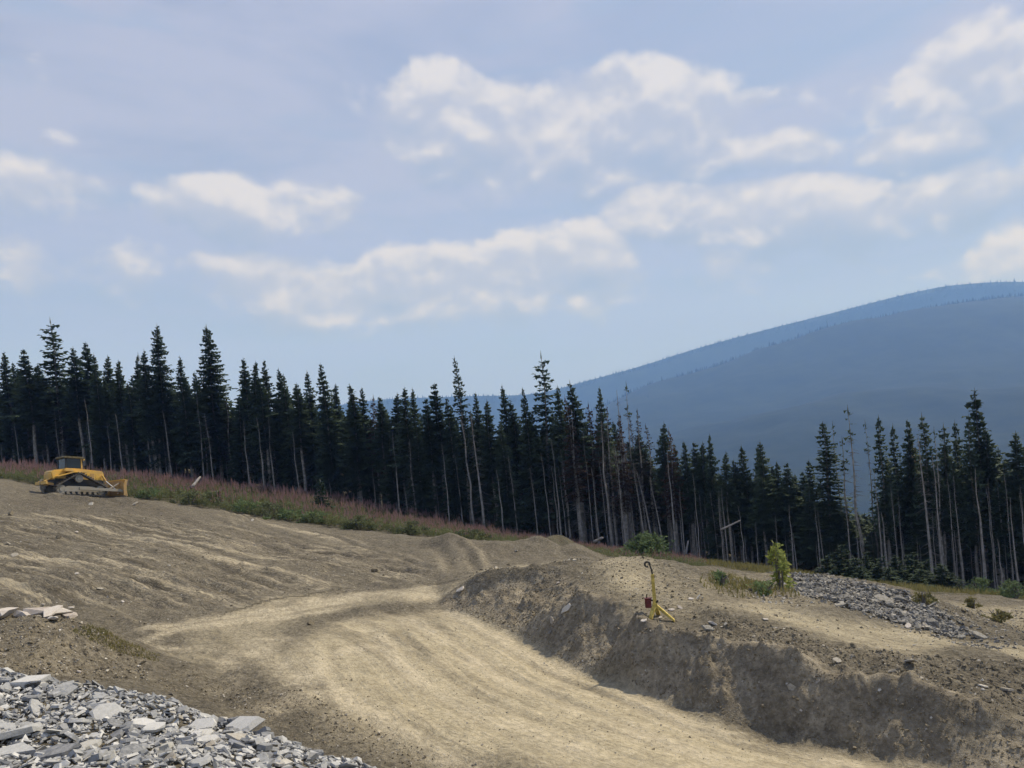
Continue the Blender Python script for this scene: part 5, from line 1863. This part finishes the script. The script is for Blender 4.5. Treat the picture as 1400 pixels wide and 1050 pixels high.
# push arms, blade, lift cylinders
blade_prof = [(2.78, .08), (2.84, .08), (2.72, .45), (2.70, .85), (2.78, 1.2), (2.92, 1.42), (2.84, 1.44), (2.68, 1.22), (2.60, .86), (2.62, .44)]
bl_ = MB().prism([(x + .75, z) for x, z in blade_prof], -1.85, 1.85).build('blade', YEL2, doz)
MB().box(3.36, 3.5, -1.85, 1.85, 1.36, 1.47).build('top_rail', YEL, bl_, .02)
MB().prism([(3.56, -.06), (3.62, -.06), (3.59, .2), (3.51, .2)], -1.9, 1.9).build('cutting_edge', STEEL, bl_)
for sy in (-1, 1):
    MB().prism([(3.36, .05), (3.72, -.02), (3.62, .45), (3.60, .85), (3.7, 1.40), (3.45, 1.45), (3.33, .9)], sy * 1.87 - .03, sy * 1.87 + .03).build('end_plate', YEL2, bl_)
    MB().box(3.22, 3.36, sy * .9 - .08, sy * .9 + .08, .2, 1.3).build('rib', YEL2, bl_)
    MB().prism([(-.4, .42), (-.4, .66), (3.2, .60), (3.4, .42), (3.4, .28), (3.1, .36)], sy * 1.56 - .1, sy * 1.56 + .1).build('push_arm', MUD, doz, .02)
    MB().cyl((3.25, sy * 1.3, 1.15), (2.2, sy * 1.5, .56), .05).build('tilt_brace', STEEL, doz)
    cy = MB().cyl((1.95, sy * .68, 1.8), (2.25, sy * .74, 1.3), .085).build('lift_cylinder', YEL, doz)
    MB().cyl((2.25, sy * .74, 1.3), (3.25, sy * .85, .5), .045).build('rod', LAMP, cy)
# ripper
rp = MB().box(-2.95, -2.75, -1.05, 1.05, .85, 1.12).build('ripper_beam', YEL, doz, .03)
for sy in (-.55, .55):
    MB().prism([(-2.8, .9), (-2.1, .8), (-2.1, .98), (-2.8, 1.1)], sy - .09, sy + .09).build('ripper_link', YEL2, rp)
    MB().cyl((-2.85, sy, 1.1), (-2.15, sy, 1.5), .07).build('cylinder', YEL, rp)
MB().prism([(-2.98, 1.3), (-2.74, 1.3), (-2.74, .5), (-2.62, .22), (-2.72, .2), (-2.95, .5)], -.06, .06).build('shank', STEEL, rp)

# ------------------------------------------------------------------ yellow stand on the berm
YST = simple_mat('yellow_stand_paint', (.52, .40, .10), .6, .3, .35, 14.0)
RED = simple_mat('dark_red_paint', (.115, .016, .020), .5, .4, .3, 12.0)
sp = hit(897, 846, 12)
st = new_obj('yellow_stand', None)
st.location = sp
st.rotation_euler = (0, 0, R_(-10))
st.scale = (.9, .9, .9)
tag(st, 'yellow post on splayed legs with a black hooked top and dark red box', 'stand')
U = sp.y / FPX        # metres per photograph pixel at the stand
MB().box(-.036, .036, -.036, .036, .16, 1.0).build('post', YST, st, .006)
for ang_, ln in ((-120, .26), (-8, .40), (80, .34)):
    a = R_(ang_)
    d = Vector((math.cos(a), math.sin(a), 0))
    s2 = Vector((-d.y, d.x, 0)) * .045
    top, bot = Vector((0, 0, .32)), d * ln + Vector((0, 0, (gz(sp.x + d.x * ln * .9, sp.y + d.y * ln * .9) - sp.z) / .9))
    hgt_ = Vector((0, 0, .045))
    m = MB()
    m.add([top - s2 - hgt_, top + s2 - hgt_, top + s2 + hgt_, top - s2 + hgt_, bot - s2 - hgt_ * .3, bot + s2 - hgt_ * .3, bot + s2 + hgt_, bot - s2 + hgt_], [(0, 3, 2, 1), (4, 5, 6, 7), (0, 1, 5, 4), (1, 2, 6, 5), (2, 3, 7, 6), (3, 0, 4, 7)])
    m.build('leg', YST, st, .006)
MB().box(-.05, .05, -.05, .05, .27, .37).build('leg_collar', YST, st, .01)
MB().cyl((.03, -.02, .36), (.075, -.04, .42), .022, 10).build('clamp_knob', BLACK, st)
MB().tube([(0, 0, .98), (-.012, 0, 1.10), (-.04, 0, 1.20)], .017, 10).build('upper_rod', BLACK, st)
hk = [(-.095 + .055 * math.cos(t), 0, 1.225 + .055 * math.sin(t)) for t in np.linspace(-.5, 5.0, 18)]
MB().tube(hk, .023, 8).build('hook', BLACK, st)
bx = MB().box(-.215, -.075, -.07, .07, .26, .46).build('box', RED, st, .012)
MB().box(-.225, -.065, -.08, .08, .46, .475).build('lid', RED, bx, .004)
MB().tube([(-.165, 0, .47), (-.165, 0, .53), (-.155, 0, .56)], .014, 8).build('handle', BLACK, bx)
MB().box(-.08, -.03, -.02, .02, .40, .43).build('bracket', BLACK, bx)
